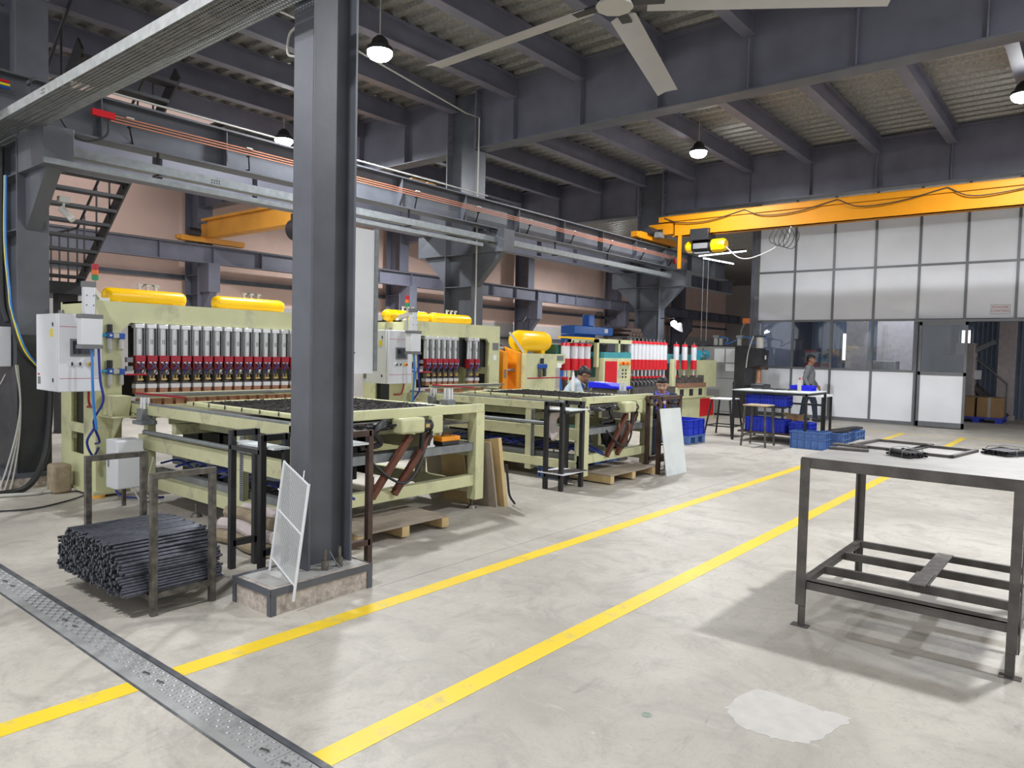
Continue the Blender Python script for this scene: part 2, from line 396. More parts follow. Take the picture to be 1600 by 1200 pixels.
# outer wall columns
for k, y in enumerate((GY[1], GY[2], GY[3], 30.9, 37.9)):
    t = Thing('wall_column', ['dark steel column in front of the beige wall, under the far orange crane', 'dark wall column seen left of the second corbelled column', 'dark wall column rising behind the yellow tank with four red cylinders', 'dark wall column behind the brown sacks on the tall rack', 'dark wall column furthest down the left bay'][k], 'column', (-18.95, y, 0), 'dark steel columns along the outer wall')
    t.part('flange', MB().box(-18.62, -18.60, y-.2, y+.2, 0, 6.2), 'steel_ceil'); t.part('flange', MB().box(-19.3, -19.28, y-.2, y+.2, 0, 6.2), 'steel_ceil')
    t.part('web', MB().box(-19.28, -18.62, y-.012, y+.012, 0, 6.2), 'steel_ceil')
    for z in (1.4, 2.2, 2.9, 3.4): t.part('stiffener', MB().box(-19.28, -18.62, y-.2, y+.2, z, z+.015), 'steel_ceil')
    c = t.part('corbel', MB().box(-18.60, -18.12, y-.16, y+.16, 2.95, 3.69), 'steel_ceil')
    t.part('gusset', MB().prism([(-18.60, 2.95), (-18.60, 2.4), (-18.15, 2.95)], 'y', y-.1, y+.1), 'steel_ceil', c, smooth=False)
# foreground pillar on its rough concrete pedestal
t = Thing('steel_pillar', 'tall grey steel pillar on a concrete pedestal in the foreground', 'pillar', (-3.9, 2.85, 0))
px0, px1, py0, py1 = -4.0, -3.80, 2.68, 3.02
t.part('flange', MB().box(px0, px1, py0, py0+.018, .155, 6.2), 'steel', bevel=.003); t.part('flange', MB().box(px0, px1, py1-.018, py1, .155, 6.2), 'steel', bevel=.003)
t.part('web', MB().box(-3.907, -3.893, py0+.018, py1-.018, .155, 6.2), 'steel')
for z in (1.52,): t.part('weld_seam', MB().box(px1-.001, px1+.004, py1-.02, py1+.003, z, z+.01), 'steel')
p = t.part('pedestal', MB().box(-4.05, -3.655, 2.33, 3.06, 0, .153), 'rough_conc')
e = MB(); ex0, ex1, ey0, ey1 = -4.056, -3.648, 2.324, 3.066
for a, b in (((ex0, ey0), (ex1, ey0)), ((ex1, ey0), (ex1, ey1)), ((ex1, ey1), (ex0, ey1)), ((ex0, ey1), (ex0, ey0))):
    dx = .036 if a[1] == b[1] else 0
    e.box(min(a[0], b[0])-(.0 if dx else .004), max(a[0], b[0])+(.0 if dx else .004), min(a[1], b[1])-(.004 if dx else 0), max(a[1], b[1])+(.004 if dx else 0), .115, .157)
for x, s_ in ((ex0, 1), (ex1, -1)):
    for y, r in ((ey0, 1), (ey1, -1)):
        e.box(x, x+s_*.036, y-.003*r, y+.004*r, 0, .13); e.box(x-.003*s_, x+.004*s_, y, y+r*.036, 0, .13)
for x in (ex0, ex1): e.box(x-.003, x+.034 if x == ex0 else x+.003, ey0, ey1, .153, .158)
t.part('edge_frame', e, 'steel', p)
t.part('grout', MB().box(-4.02, -3.69, 2.36, 3.03, .152, .156), 'conc_grey', p)
bo = None
for y in (2.775, 2.885):
    b = MB().cyl((-3.755, y, .156), (-3.755, y, .185), .03, n=4).cyl((-3.755, y, .185), (-3.755, y, .215), .025, n=6).cyl((-3.755, y, .21), (-3.755, y, .285), .0115, n=10)
    t.part('anchor_bolt', b, 'bolt', p)
t.part('bent_rod', MB().tube([(-3.74, 2.80, .27), (-3.72, 2.83, .2), (-3.71, 2.86, .16)], .004), 'galv', p)

# ---------------------------------------------------------------- main beams across the bays
def main_beam(y, x0, x1, label, name='transverse_beam'):
    t = Thing(name, label, 'beam', ((x0+x1)/2, y, MB0), 'deep steel beams across the bays')
    t.part('web', MB().box(x0, x1, y-.012, y+.012, MB0+.02, DECK-.03), 'steel_ceil')
    t.part('flange', MB().box(x0, x1, y-.15, y+.15, MB0, MB0+.025), 'steel', bevel=.003); t.part('flange', MB().box(x0, x1, y-.15, y+.15, DECK-.03, DECK-.005), 'steel_ceil')
    return t
SX = [-2.56-1.365*k for k in range(-4, 13)]
for y, lab in ((GY[1], 'deep grey roof beam from the corbelled column across to the upper right'), (GY[2], 'dark roof beam just above the yellow crane girder')):
    t = main_beam(y, -8.87, 6.5, lab)
    for x in SX:
        if -8.8 < x < 6: t.part('stiffener', MB().box(x-.008, x+.008, y-.13, y+.13, MB0+.025, DECK-.03), 'steel_ceil')
    t = main_beam(y, -18.6, -9.57, 'dark roof beam over the left bay behind the bright lamp' if y < 12 else 'dark roof beam far down the left bay')
    for x in SX:
        if -18.5 < x < -9.6: t.part('stiffener', MB().box(x-.008, x+.008, y-.13, y+.13, MB0+.025, DECK-.03), 'steel_ceil')
names = ['first', 'second', 'third', 'fourth', 'fifth', 'sixth', 'seventh', 'eighth', 'ninth', 'tenth', 'eleventh', 'twelfth', 'thirteenth']
def sec(x, y0, y1, lab, grp):
    zc = (5.87+DECK-.005)/2
    t = Thing('roof_beam', lab, 'beam', (x, (y0+y1)/2, 5.87), grp)
    t.part('web', MB().box(x-.006, x+.006, y0, y1, 5.885, DECK-.015), 'steel_ceil')
    t.part('flange', MB().box(x-.085, x+.085, y0, y1, 5.87, 5.886), 'steel_ceil'); t.part('flange', MB().box(x-.085, x+.085, y0, y1, DECK-.018, DECK-.003), 'steel_ceil')
    for z in (5.93, 6.0, 6.07, 6.14):
        for s_ in (-1, 1): pass
i = j = l = 0
for x in SX:
    if x > 0.5: continue
    if x > -8.7:
        sec(x, GY[1]+.14, GY[2]-.14, 'slender roof beam beyond the deep beam, %s from the right' % names[i], 'slender roof beams of the far bay'); i += 1
        if x < -1: sec(x, -3., GY[1]-.14, 'slender roof beam before the deep beam, %s from the right' % names[j], 'slender roof beams of the near bay'); j += 1
    elif x < -9.3 and x > -18.4:
        if x > -14: sec(x, 2.9, GY[1]-.14, 'slender dark roof beam over the left bay, %s from the right' % names[l], 'slender roof beams of the left bay')
        else: sec(x, 8.2, GY[1]-.14, 'slender dark roof beam over the left bay, %s from the right' % names[l], 'slender roof beams of the left bay')
        l += 1
        sec(x, GY[1]+.14, GY[2]-.14, 'dark roof beam beyond the corbelled column over the left bay, %s from the right' % names[l-1], 'slender roof beams of the far left bay')
# ---------------------------------------------------------------- crane runways
def runway(x, y0, y1, label, full=True, grp='crane runway beams', m='steel'):
    t = Thing('crane_runway_beam', label, 'beam', (x, (y0+y1)/2, 3.69), grp)
    t.part('web', MB().box(x-.008, x+.008, y0, y1, 3.705, 4.125), m)
    t.part('flange', MB().box(x-.13, x+.13, y0, y1, 3.69, 3.707), m); t.part('flange', MB().box(x-.13, x+.13, y0, y1, 4.125, 4.142), m)
    t.part('rail', MB().box(x-.025, x+.025, y0, y1, 4.142, 4.18), 'iron_worn')
    y = y0+.62
    while y < y1:
        t.part('stiffener', MB().box(x-.12, x+.12, y-.006, y+.006, 3.707, 4.125), m); y += 1.405
    return t
RX = -8.42
rt = runway(RX, 2.62, 19.6, 'long grey crane runway beam with copper coloured conductor bars')
for k, z in enumerate((3.955, 3.925, 3.895)):
    rt.part('conductor_bar', MB().box(RX+.17, RX+.182, 3.3, 16.9, z-.006, z+.006), 'bronze')
for y in [3.5+1.405*i for i in range(10)]:
    rt.part('conductor_bracket', MB().box(RX+.13, RX+.19, y-.012, y+.012, 3.87, 3.885).bar((RX+.01, y+.1, 3.75), (RX+.16, y, 3.88), .015, .02), 'steel_black')
    rt.part('insulator', MB().box(RX+.165, RX+.188, y-.04, y+.04, 3.962, 3.978), 'pvc')
rt.part('feed_clip', MB().box(RX+.15, RX+.2, 3.12, 3.34, 3.91, 3.975), 'red_bright', label='red feed clip at the conductor end')
rt.part('feed_clip', MB().box(RX+.15, RX+.2, 16.2, 16.45, 3.80, 3.93), 'red_bright')
rt.part('feed_cable', MB().tube(bez([(RX+.18, 3.28, 3.9), (RX+.2, 3.25, 3.72), (RX+.2, 3.05, 3.62), (RX+.2, 2.9, 3.68), (-8.1, 2.75, 3.8)]), .011), 'rubber')
runway(RX, -3, 2.58, 'grey crane runway beam with coloured cables left of the wrapped column')
for k, c in enumerate(('red_bright', 'label_yellow', 'blue')):
    single('power_cable', MB().tube([(RX+.15, -2.5, 4.03-.03*k), (RX+.15, 2.4, 4.03-.03*k)], .011), c, ['red', 'yellow', 'blue'][k]+' cable along the runway beam, upper left corner', 'cable', (RX+.15, 0, 4.03-.03*k), 'three power cables on the runway')
runway(-10.02, 2.6, 24, 'crane runway beam of the left bay, behind the corbelled columns', m='steel_ceil')
wr = runway(-18.36, -2, 45.5, 'dark crane runway beam along the beige outer wall', m='steel_ceil')
# cable trays and conduits
def perforated(m, x0, x1, y0, y1, z, px, py, r):
    nx = max(1, int((x1-x0)/px)); ny = max(1, int((y1-y0)/py)); hx = (x1-x0)/nx; hy = (y1-y0)/ny
    for i in range(nx):
        for j in range(ny):
            cx = x0+(i+.5)*hx; cy = y0+(j+.5)*hy
            sq = [(hx/2,0),(hx/2,hy/2),(0,hy/2),(-hx/2,hy/2),(-hx/2,0),(-hx/2,-hy/2),(0,-hy/2),(hx/2,-hy/2)]
            vs = [(cx+a, cy+b, z) for a, b in sq]+[(cx+r*math.cos(k*PI/4), cy+r*math.sin(k*PI/4), z) for k in range(8)]
            m.add(vs, [(k, 8+k, 8+(k+1)%8, (k+1)%8) for k in range(8)])
ty0, ty1, tz = 2.33, 2.66, 3.66
t = Thing('cable_tray', 'wide perforated steel cable tray crossing the upper left corner', 'cable tray', (-6.4, 2.5, tz))
m = MB(); perforated(m, -9.6, -3.7, ty0, ty1, tz, .030, .030, .0102); t.part('perforated_base', m, 'galv_dull', smooth=False)
t.part('side_rail', MB().box(-9.6, -3.7, ty0-.002, ty0+.001, tz, tz+.085).box(-9.6, -3.7, ty0, ty0+.012, tz+.083, tz+.085), 'galv_light'); t.part('side_rail', MB().box(-9.6, -3.7, ty1-.001, ty1+.002, tz, tz+.085), 'galv_dull')
for x0 in (-7.22,):
    b = MB()
    for i in range(4):
        for k in range(2): b.cyl((x0+i*.024, ty0-.0035, tz+.028+k*.028), (x0+i*.024, ty0, tz+.028+k*.028), .006, n=8)
    t.part('bolt_holes', b, 'black')
for k in range(5):
    pts = [(-9.6+.6*i, ty0+.07+.045*k+.012*math.sin(i*1.3+k), tz+.012) for i in range(11)]
    t.part('cable', MB().tube(bez(pts, 30), .008), 'black')
def tray_y(x, z, y0, y1, label, w=.12, h=.09):
    t = Thing('cable_tray', label, 'cable tray', (x, (y0+y1)/2, z))
    t.part('base', MB().box(x-w/2, x+w/2, y0, y1, z, z+.003), 'galv_dull'); t.part('side_rail', MB().box(x+w/2-.003, x+w/2, y0, y1, z, z+h), 'galv'); t.part('side_rail', MB().box(x-w/2, x-w/2+.003, y0, y1, z, z+h), 'galv_dull')
    b = MB()
    for i in range(4):
        for k in range(2): b.cyl((x+w/2, 4.46+i*.03, z+.03+k*.03), (x+w/2+.003, 4.46+i*.03, z+.03+k*.03), .008, n=8)
    t.part('bolt_holes', b, 'black')
    for y in [y0+.9+1.9*i for i in range(int((y1-y0)/1.9))]: t.part('hanger', MB().box(x-w/2-.01, x+w/2+.01, y-.015, y+.015, z-.012, z).box(x-.01, x+.01, y-.01, y+.01, z+.01, 3.69), 'steel_black')
tray_y(-8.36, 3.45, 2.95, 16.2, 'galvanised cable tray hung under the crane runway', .12, .10)
single('strut_rail', MB().box(-8.16, -8.12, 2.93, 9.1, 3.305, 3.36).box(-8.16, -8.12, 2.64, 2.93, 3.305, 3.36), 'galv', 'grey square strut rail just below the hanging cable tray', 'rail', (-8.14, 6, 3.3))
cd = bez([(-8.15, 9.62, 4.2), (-8.15, 9.62, 4.8), (-8.15, 9.62, 5.3)], 6)
single('conduit', MB().tube([(-8.74, 9.62, 1.4), (-8.74, 9.62, 3.2), (-8.74, 9.62, 5.66), (-8.8, 9.35, 5.68), (-8.3, 6.0, 5.78), (-8.3, 3.3, 5.84)], .014, 8), 'pvc', 'pale conduit bent from the corbelled column up to the bright lamp', 'conduit', (-8.74, 9.62, 1.4))
single('conduit', MB().tube([(RX+.1, 2.9, 4.21), (RX+.1, 9.4, 4.21)], .012, 8), 'pvc', 'pale conduit lying along the top of the crane runway', 'conduit', (RX+.1, 6, 4.2))
single('conduit', MB().tube(bez([(-4.0, 2.69, 3.54), (-4.07, 2.69, 3.51), (-4.085, 2.69, 3.40), (-4.0, 2.69, 3.36)], 12), .008, 8), 'pvc', 'bent grey conduit loop on the left of the foreground pillar', 'conduit', (-4.1, 2.69, 3.2))
# ================================================================ lamps
def lamp(x, y, z, label, w=1.0, top=None, area=True, col=(.93, .96, 1.)):
    t = Thing('high_bay_lamp', label, 'lamp', (x, y, z), 'round high bay lamps')
    t.part('housing', MB().lathe((x, y, z+.02), (0,0,1), [(0, .17), (.05, .17), (.07, .13), (.15, .10), (.2, .05)], 20), 'steel_black')
    t.part('lens', MB().lathe((x, y, z+.021), (0,0,-1), [(0, .165), (.04, .16), (.085, .125), (.11, .07), (.12, .01)], 20), 'lamp_lens')
    t.part('cord', MB().tube([(x, y, z+.2), (x, y, top or DECK+.05)], .008), 'pvc')
    ld = bpy.data.lights.new('lamp_light', 'AREA'); ld.shape = 'DISK'; ld.size = .32; ld.energy = LAMP_W*w; ld.color = col; ld.spread = PI
    l = bpy.data.objects.new('lamp_light', ld); COL.objects.link(l); l.parent = t.o; l.location = (0, 0, -.105)
lamp(-7.55, 6.35, 5.42, 'brightest lamp, hanging right of the foreground pillar', 1.)
lamp(-12.25, 8.0, 5.45, 'glowing lamp above the left bay, left of the foreground pillar', 1.5)
lamp(-6.48, 13.63, 5.6, 'lamp hung on a cord in the middle of the far bay', 1.)
lamp(-1.16, 13.49, 5.6, 'lamp cut by the right edge of the photograph', 1.)
lamp(.5, 6.6, 5.6, 'lamp over the aisle, right of the steel table', 1.2)
lamp(-3.2, -.6, 5.6, 'lamp over the aisle behind the tread plates', .8)
lamp(-15.5, 15.2, 5.5, 'added lamp brightening the wall far down the left bay', 1.6)  # unseen lamp added to lift the dark outer wall
lamp(-15.5, 25.5, 5.5, 'added lamp brightening the far end of the left bay', 1.4)  # another unseen lamp, added so the wall's far end is lit
lamp(-9.0, -1.2, 5.6, 'lamp behind the wrapped column', .6)
# small bulb with a tin shade on a bracket
t = Thing('work_light', 'small bulb with a white shade on the far column', 'lamp', (-8.45, 16.85, 2.3))
t.part('bulb', MB().sph((-8.4, 16.6, 2.36), .075), 'lamp_lens'); t.part('shade', MB().lathe((-8.33, 16.66, 2.24), (.4, 0, .6), [(0, .16), (.12, .06), (.16, .03)], 14), 'white')
t.part('bracket', MB().tube([(-8.86, 16.8, 2.5), (-8.4, 16.62, 2.5), (-8.4, 16.6, 2.42)], .012), 'steel_black')
# ================================================================ ceiling fan, five broad blades
fx, fy, fz = -3.60, 5.75, 4.74
t = Thing('ceiling_fan', 'huge ceiling fan with long grey blades hanging at top centre', 'fan', (fx, fy, fz))
t.part('down_rod', MB().cyl((fx, fy, fz+.25), (fx, fy, DECK), .035), 'steel_black'); t.part('motor', MB().lathe((fx, fy, fz-.03), (0,0,1), [(0, .12), (.03, .16), (.2, .16), (.28, .07)], 20), 'steel_black')
t.part('hub_plate', MB().prism([(fx+.17*math.cos(a*PI/5*1.0), fy+.17*math.sin(a*PI/5)) for a in range(10)], 'z', fz-.05, fz-.03), 'pvc')
for a in (178, 106, 34, -38, -110):
    c, s_ = math.cos(math.radians(a)), math.sin(math.radians(a)); m = MB()
    prof = [(-.12, .0), (-.06, .024), (.03, .028), (.12, -.012), (.03, .012), (-.06, .008)]
    R0, R1 = .30, 2.42; vs = []
    for r in (R0, R1):
        for w, h in prof: vs.append((fx+r*c-w*s_, fy+r*s_+w*c, fz+h-.15*w))
    n = len(prof); m.add(vs, [tuple(range(n-1,-1,-1)), tuple(range(n, 2*n))]+[(i, (i+1)%n, n+(i+1)%n, n+i) for i in range(n)])
    b = t.part('blade', m, 'fan'); t.part('blade_arm', MB().bar((fx+.12*c, fy+.12*s_, fz), (fx+.45*c, fy+.45*s_, fz+.01), .10, .02), 'steel_black', b)
# ================================================================ yellow bridge crane
cy = 15.5
t = Thing('bridge_crane', 'yellow bridge crane spanning the far bay to the right', 'crane', (-3, cy, 4.2))
cx0, cx1 = -8.25, 2.2
gm = t.part('girder', MB().box(cx0+.35, cx1, cy-.012, cy+.012, 4.30, 4.76).box(cx0+.35, cx1, cy-.10, cy+.10, 4.30, 4.32).prism([(cx0, 4.62), (cx0+.35, 4.32), (cx0+.35, 4.76), (cx0, 4.76)], 'y', cy-.012, cy+.012), 'crane', smooth=False)
t.part('top_channel', MB().box(cx0, cx1, cy-.13, cy+.13, 4.76, 4.775).box(cx0, cx1, cy-.13, cy-.12, 4.65, 4.765).box(cx0, cx1, cy+.12, cy+.13, 4.65, 4.765), 'crane')
t.part('girder_fascia', MB().box(cx0+.4, cx1, cy-.10, cy-.085, 4.30, 4.66), 'crane')
ec = t.part('end_carriage', MB().box(-8.52, -8.32, cy-.85, cy+.95, 4.22, 4.37), 'crane', bevel=.006)
for y in (cy-.7, cy+.8): t.part('wheel', MB().cyl((-8.46, y, 4.245), (-8.38, y, 4.245), .065, n=16), 'iron', ec)
t.part('buffer', MB().box(-8.50, -8.34, cy-.95, cy-.85, 4.24, 4.36), 'crane', ec)
t.part('travel_motor', MB().cyl((-8.3, cy-.2, 4.42), (-8.3, cy-.52, 4.42), .09, n=14).cyl((-8.25, cy-.1, 4.40), (-8.15, cy-.1, 4.40), .1, n=12), 'steel_black', ec)
t.part('gearbox', MB().box(-8.24, -8.10, cy-.35, cy-.12, 4.28, 4.40), 'galv_dull', ec)
t.part('girder_bracket', MB().box(-8.52, cx0+.35, cy-.1, cy+.1, 4.37, 4.62), 'crane', ec)
t.part('collector_post', MB().box(-7.74, -7.66, cy-.14, cy-.10, 3.56, 4.31), 'crane')
for k in range(5):
    x0 = -8.1+k*1.9; t.part('festoon_cable', MB().tube(bez([(x0, cy-.14, 4.74), (x0+.4, cy-.15, 4.60-.02*k), (x0+1.1, cy-.14, 4.58), (x0+1.9, cy-.14, 4.74)], 16), .011), 'rubber')
h = Thing('electric_hoist', 'electric chain hoist with yellow end caps hanging under the crane girder', 'hoist', (-7.2, cy, 3.9))
h.part('trolley', MB().box(-7.42, -6.98, cy-.2, cy+.2, 4.16, 4.42), 'black', bevel=.01)
h.part('drum', MB().cyl((-7.42, cy, 4.04), (-6.95, cy, 4.04), .13, n=18), 'black'); h.part('nameplate', MB().box(-7.36, -7.02, cy-.142, cy-.125, 3.98, 4.10), 'label_grey')
h.part('end_cap', MB().lathe((-7.42, cy, 4.04), (-1,0,0), [(0, .13), (.12, .13), (.17, .09)], 16), 'yellow'); h.part('motor_cap', MB().lathe((-6.95, cy, 4.04), (1,0,0), [(0, .15), (.24, .15), (.31, .12)], 8), 'yellow')
h.part('rope_guide', MB().box(-7.36, -7.0, cy-.08, cy+.08, 3.88, 3.91), 'galv')
for dx in (-.06, .06):
    h.part('rope', MB().cyl((-7.1+dx, cy, 1.9), (-7.1+dx, cy, 3.9), .005, n=6), 'galv')
h.part('hook_block', MB().box(-7.15, -7.05, cy-.04, cy+.04, 1.78, 1.92), 'steel_black')
hk = MB().tube(bez([(-7.1, cy, 1.75), (-7.1, cy, 1.66), (-7.03, cy, 1.6), (-7.09, cy, 1.54), (-7.16, cy, 1.58)], 16), .018); h.part('hook', hk, 'iron')
h.part('power_cable', MB().tube(bez([(-6.68, cy, 4.03), (-6.3, cy-.05, 3.72), (-5.9, cy-.05, 3.74), (-5.35, cy-.05, 4.0), (-5.2, cy-.1, 4.3)], 20), .013), 'pvc')
for k in range(4):
    x = -5.55+.1*k; h.part('cable_loop', MB().tube(bez([(x, cy-.1, 4.3), (x-.1, cy-.1, 4.05-.04*k), (x+.1, cy-.1, 3.93-.03*k), (x+.22, cy-.1, 4.1), (x+.1, cy-.1, 4.3)], 16), .009), 'rubber')
for k, (a, b) in enumerate((((-8.0, 17.05, 4.06), (-6.8, 17.05, 4.10)), ((-7.95, 17.2, 4.02), (-7.75, 18.6, 4.02)))):
    t = Thing('tube_light', ['glowing tube light right of the hoist, level one', 'second tube light receding behind the hoist'][k], 'lamp', ((a[0]+b[0])/2, (a[1]+b[1])/2, a[2]), 'tube lights behind the hoist')
    t.part('tube', MB().cyl(a, b, .016, n=8), 'tube_glow'); t.part('batten', MB().bar(Vector(a)+Vector((0, 0, .035)), Vector(b)+Vector((0, 0, .035)), .05, .03), 'steel_black'); t.part('suspension', MB().cyl(Vector(a)+Vector((0, .03, .05)), (a[0], a[1]+.03, DECK), .005, n=6), 'galv')
# orange crane of the left bay
t = Thing('bridge_crane', 'weathered orange crane girder in the left bay before the beige wall', 'crane', (-14, 9.7, 4.2))
t.part('girder', MB().box(-18.0, -10.3, 9.55, 9.85, 4.32, 4.74), 'crane_old', bevel=.01); t.part('top_channel', MB().box(-18.2, -10.3, 9.48, 9.92, 4.74, 4.80), 'crane_old')
e = t.part('end_carriage', MB().box(-18.46, -18.26, 9.0, 10.75, 4.22, 4.36), 'crane_old', bevel=.01); t.part('travel_motor', MB().cyl((-18.2, 9.45, 4.45), (-18.2, 9.15, 4.45), .1, n=12), 'steel_black', e)
t.part('end_bracket', MB().box(-18.42, -18.0, 9.6, 9.8, 4.36, 4.7), 'crane_old', e)
t.part('buffer', MB().cyl((-18.36, 8.9, 4.29), (-18.36, 9.0, 4.29), .05, n=10), 'crane_old', e)
t.part('hoist_drum', MB().cyl((-14.1, 9.5, 4.15), (-13.8, 9.5, 4.15), .24, n=18).box(-14.1, -13.5, 9.4, 9.9, 4.3, 4.5), 'black')
e2 = t.part('end_carriage', MB().box(-10.12, -9.92, 9.0, 10.6, 4.22, 4.36), 'crane_old'); t.part('end_bracket', MB().box(-10.32, -9.98, 9.6, 9.8, 4.36, 4.7), 'crane_old', e2)
# ================================================================ glazed partition at the far end
MX = [-7.51+.9785*k for k in range(15)]
ZR = [.0, 1.315, 2.56, 3.87, 5.15, 6.2]
wf = MB().box(-7.6, -7.51, PY-.03, PY+.03, 0, 6.2); wall_far = struct('wall_far', wf, 'alu')
for x in MX: 
    z0 = 0 if x < -3.55 or x > .3 else 2.56
    MB().box(x-.028, x+.028, PY-.032, PY+.032, z0, 6.2).build('mullion', 'alu', wall_far)
for k in range(len(MX)-1):
    xa, xb = MX[k]+.028, MX[k+1]-.028; opening = -3.65 < MX[k] < .0
    for r in range(5):
        if opening and r < 2: continue
        MB().box(xa, xb, PY-.03, PY+.03, ZR[r+1]-.026, ZR[r+1]+.026).build('transom', 'alu', wall_far)
        if r == 1:
            MB().box(xa, xb, PY-.004, PY+.004, ZR[1]+.026, ZR[2]-.026).build('glass_pane', 'glass', wall_far)
        else:
            MB().box(xa, xb, PY-.012, PY+.012, ZR[r]+(.09 if r == 0 else .026), ZR[r+1]-.026).build('panel', 'white_panel', wall_far)
    if not opening: MB().box(xa, xb, PY-.03, PY+.03, 0, .09).build('bottom_rail', 'alu', wall_far)
# the sliding door leaf standing before the opening
dx0, dx1, dyy = -3.50, -2.51, 19.62
d = MB()
for a in ((dx0, dx0+.055, 0.02, 2.50), (dx1-.055, dx1, .02, 2.50), (dx0, dx1, 2.42, 2.50), (dx0, dx1, .02, .14), (dx0, dx1, 1.24, 1.32)): d.box(a[0], a[1], dyy-.025, dyy+.025, a[2], a[3])
door = struct('door_1', d, 'alu')
MB().box(dx0+.055, dx1-.055, dyy-.008, dyy+.008, .14, 1.24).build('panel', 'white_panel', door); MB().box(dx0+.055, dx1-.055, dyy-.004, dyy+.004, 1.32, 2.42).build('glass_pane', 'glass', door)
MB().box(-3.6, -.6, dyy-.04, PY-.03, 2.50, 2.56).build('door_track', 'alu', door)
# notice taped above the doorway
nx = -1.93
t = Thing('notice', 'small white notice in a thin drawn frame taped above the dark doorway', 'notice', (nx, PY-.016, 2.66))
t.part('sheet', MB().box(nx-.2, nx+.2, PY-.0155, PY-.0125, 2.66, 2.90), 'paper')
fr = MB()
for a in ((nx-.185, nx+.185, 2.675, 2.681), (nx-.185, nx+.185, 2.879, 2.885), (nx-.185, nx-.179, 2.675, 2.885), (nx+.179, nx+.185, 2.675, 2.885)): fr.box(a[0], a[1], PY-.0165, PY-.0155, a[2], a[3])
t.part('border', fr, 'label_grey')
for z, s_ in ((2.825, 'POWDER'), (2.745, 'COATING')): text('lettering', s_, .075, 'ink_red', (nx, PY-.017, z), (PI/2, 0, 0), t.o, t.loc)
# ---------------------------------------------------------------- rooms behind the partition
wb = MB(); p = .12; x = -7.6; prof = []
while x < 5:
    prof += [(x, 25.0), (x+.05, 25.0), (x+.06, 24.96), (x+.11, 24.96)]; x += p
n = len(prof); wb.add([(a, b, 0) for a, b in prof]+[(a, b, 6.2) for a, b in prof], [(i, i+1, n+i+1, n+i) for i in range(n-1)])
struct('wall_room', wb, 'sheet_blue', smooth=False)
struct('wall_light_block', MB().box(-3.66, -3.60, PY+.04, 25, 0, 6.2), 'room_dark')  # added divider, keeps the room lamp from lighting the doorway
struct('wall_side', MB().box(-7.72, -7.62, PY, 25, 0, 6.2), 'steel_ceil')
for x0, x1, y, lab, cat in ((-5.9, -5.35, 22.6, 'beige boxed column behind the second window pane', 'column'), (-5.3, -4.35, 23.6, 'beige wall panel behind the third window pane', 'panel'), (-2.35, -1.95, 24.2, 'dim column behind the boxes in the dark doorway', 'column')):
    single('boxed_column' if cat == 'column' else 'room_panel', MB().box(x0, x1, y-.1, y+.1, 0, 6.1).box(x0-.03, x1+.03, y-.13, y+.13, 0, .12), 'cloth_pale', lab, cat, ((x0+x1)/2, y, 0))
for k, (x0, x1, z0, z1, y) in enumerate(((-6.62, -6.42, 1.55, 2.4, 24.9), (-4.35, -4.1, 1.9, 2.55, 24.9), (-3.34, -3.12, 2.0, 2.5, 24.9))):
    w = MB().box(x0, x1, y-.01, y+.01, z0, z1); wo = struct('window_%d' % (k+1), w, 'daylight'); wf_ = MB()
    for a in ((x0-.04, x0, z0-.04, z1+.04), (x1, x1+.04, z0-.04, z1+.04), (x0, x1, z0-.04, z0), (x0, x1, z1, z1+.04)): wf_.box(a[0], a[1], y-.03, y+.02, a[2], a[3])
    wf_.build('window_frame', 'alu', wo)
# a lamp added to brighten the room, cabinets seen through the panes
lamp(-5.0, 22.2, 5.4, 'added lamp brightening the room behind the window panes', .9)
for k, (x0, x1, y, h, c, lab) in enumerate(((-5.2, -4.5, 22.4, 1.55, 'pvc', 'pale cabinet behind the third window pane'), (-4.15, -3.75, 22.8, 1.5, 'steel_black', 'dark cabinet behind the fourth window pane'), (-3.4, -2.9, 21.9, 1.75, 'steel', 'dark equipment cabinet behind the sliding door glass'))):
    t = Thing('room_cabinet', lab, 'cabinet', ((x0+x1)/2, y, 0)); t.part('body', MB().box(x0, x1, y-.25, y+.25, 0, h), c, bevel=.01); t.part('door', MB().box(x0+.02, x1-.02, y-.265, y-.25, .1, h-.04), c); t.part('handle', MB().box(x1-.1, x1-.08, y-.285, y-.265, h*.5, h*.5+.15), 'galv')
# pallet with cartons and a stair in the doorway
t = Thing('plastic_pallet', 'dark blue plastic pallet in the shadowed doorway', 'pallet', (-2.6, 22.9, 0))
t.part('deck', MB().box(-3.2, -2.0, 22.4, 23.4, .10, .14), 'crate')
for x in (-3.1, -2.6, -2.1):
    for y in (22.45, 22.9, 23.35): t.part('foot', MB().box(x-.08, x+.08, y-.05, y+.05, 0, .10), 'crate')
for k, (x0, x1, lab) in enumerate(((-3.15, -2.65, 'brown carton on the left of the pallet in the doorway'), (-2.6, -2.05, 'brown carton on the right of the pallet in the doorway'))):
    t = Thing('carton', lab, 'box', ((x0+x1)/2, 22.8, .14)); t.part('body', MB().box(x0, x1, 22.45, 23.2, .14, .66), 'card', bevel=.008); t.part('tape', MB().box((x0+x1)/2-.03, (x0+x1)/2+.03, 22.448, 23.0, .14, .662), 'pvc')
t = Thing('metal_stair', 'small steel stair with handrails in the dark doorway', 'stair', (-2.5, 24.2, 0))
for k in range(6): t.part('step', MB().box(-2.1-.2*k-.22, -2.1-.2*k, 24.0, 24.7, .2*k+.15, .2*k+.18), 'iron')
for y in (24.0, 24.7): t.part('handrail', MB().tube([(-2.1, y, .1), (-2.1, y, 1.0), (-3.2, y, 2.0)], .022, 8), 'galv'); t.part('stringer', MB().bar((-2.05, y, .1), (-3.25, y, 1.25), .03, .12), 'iron')
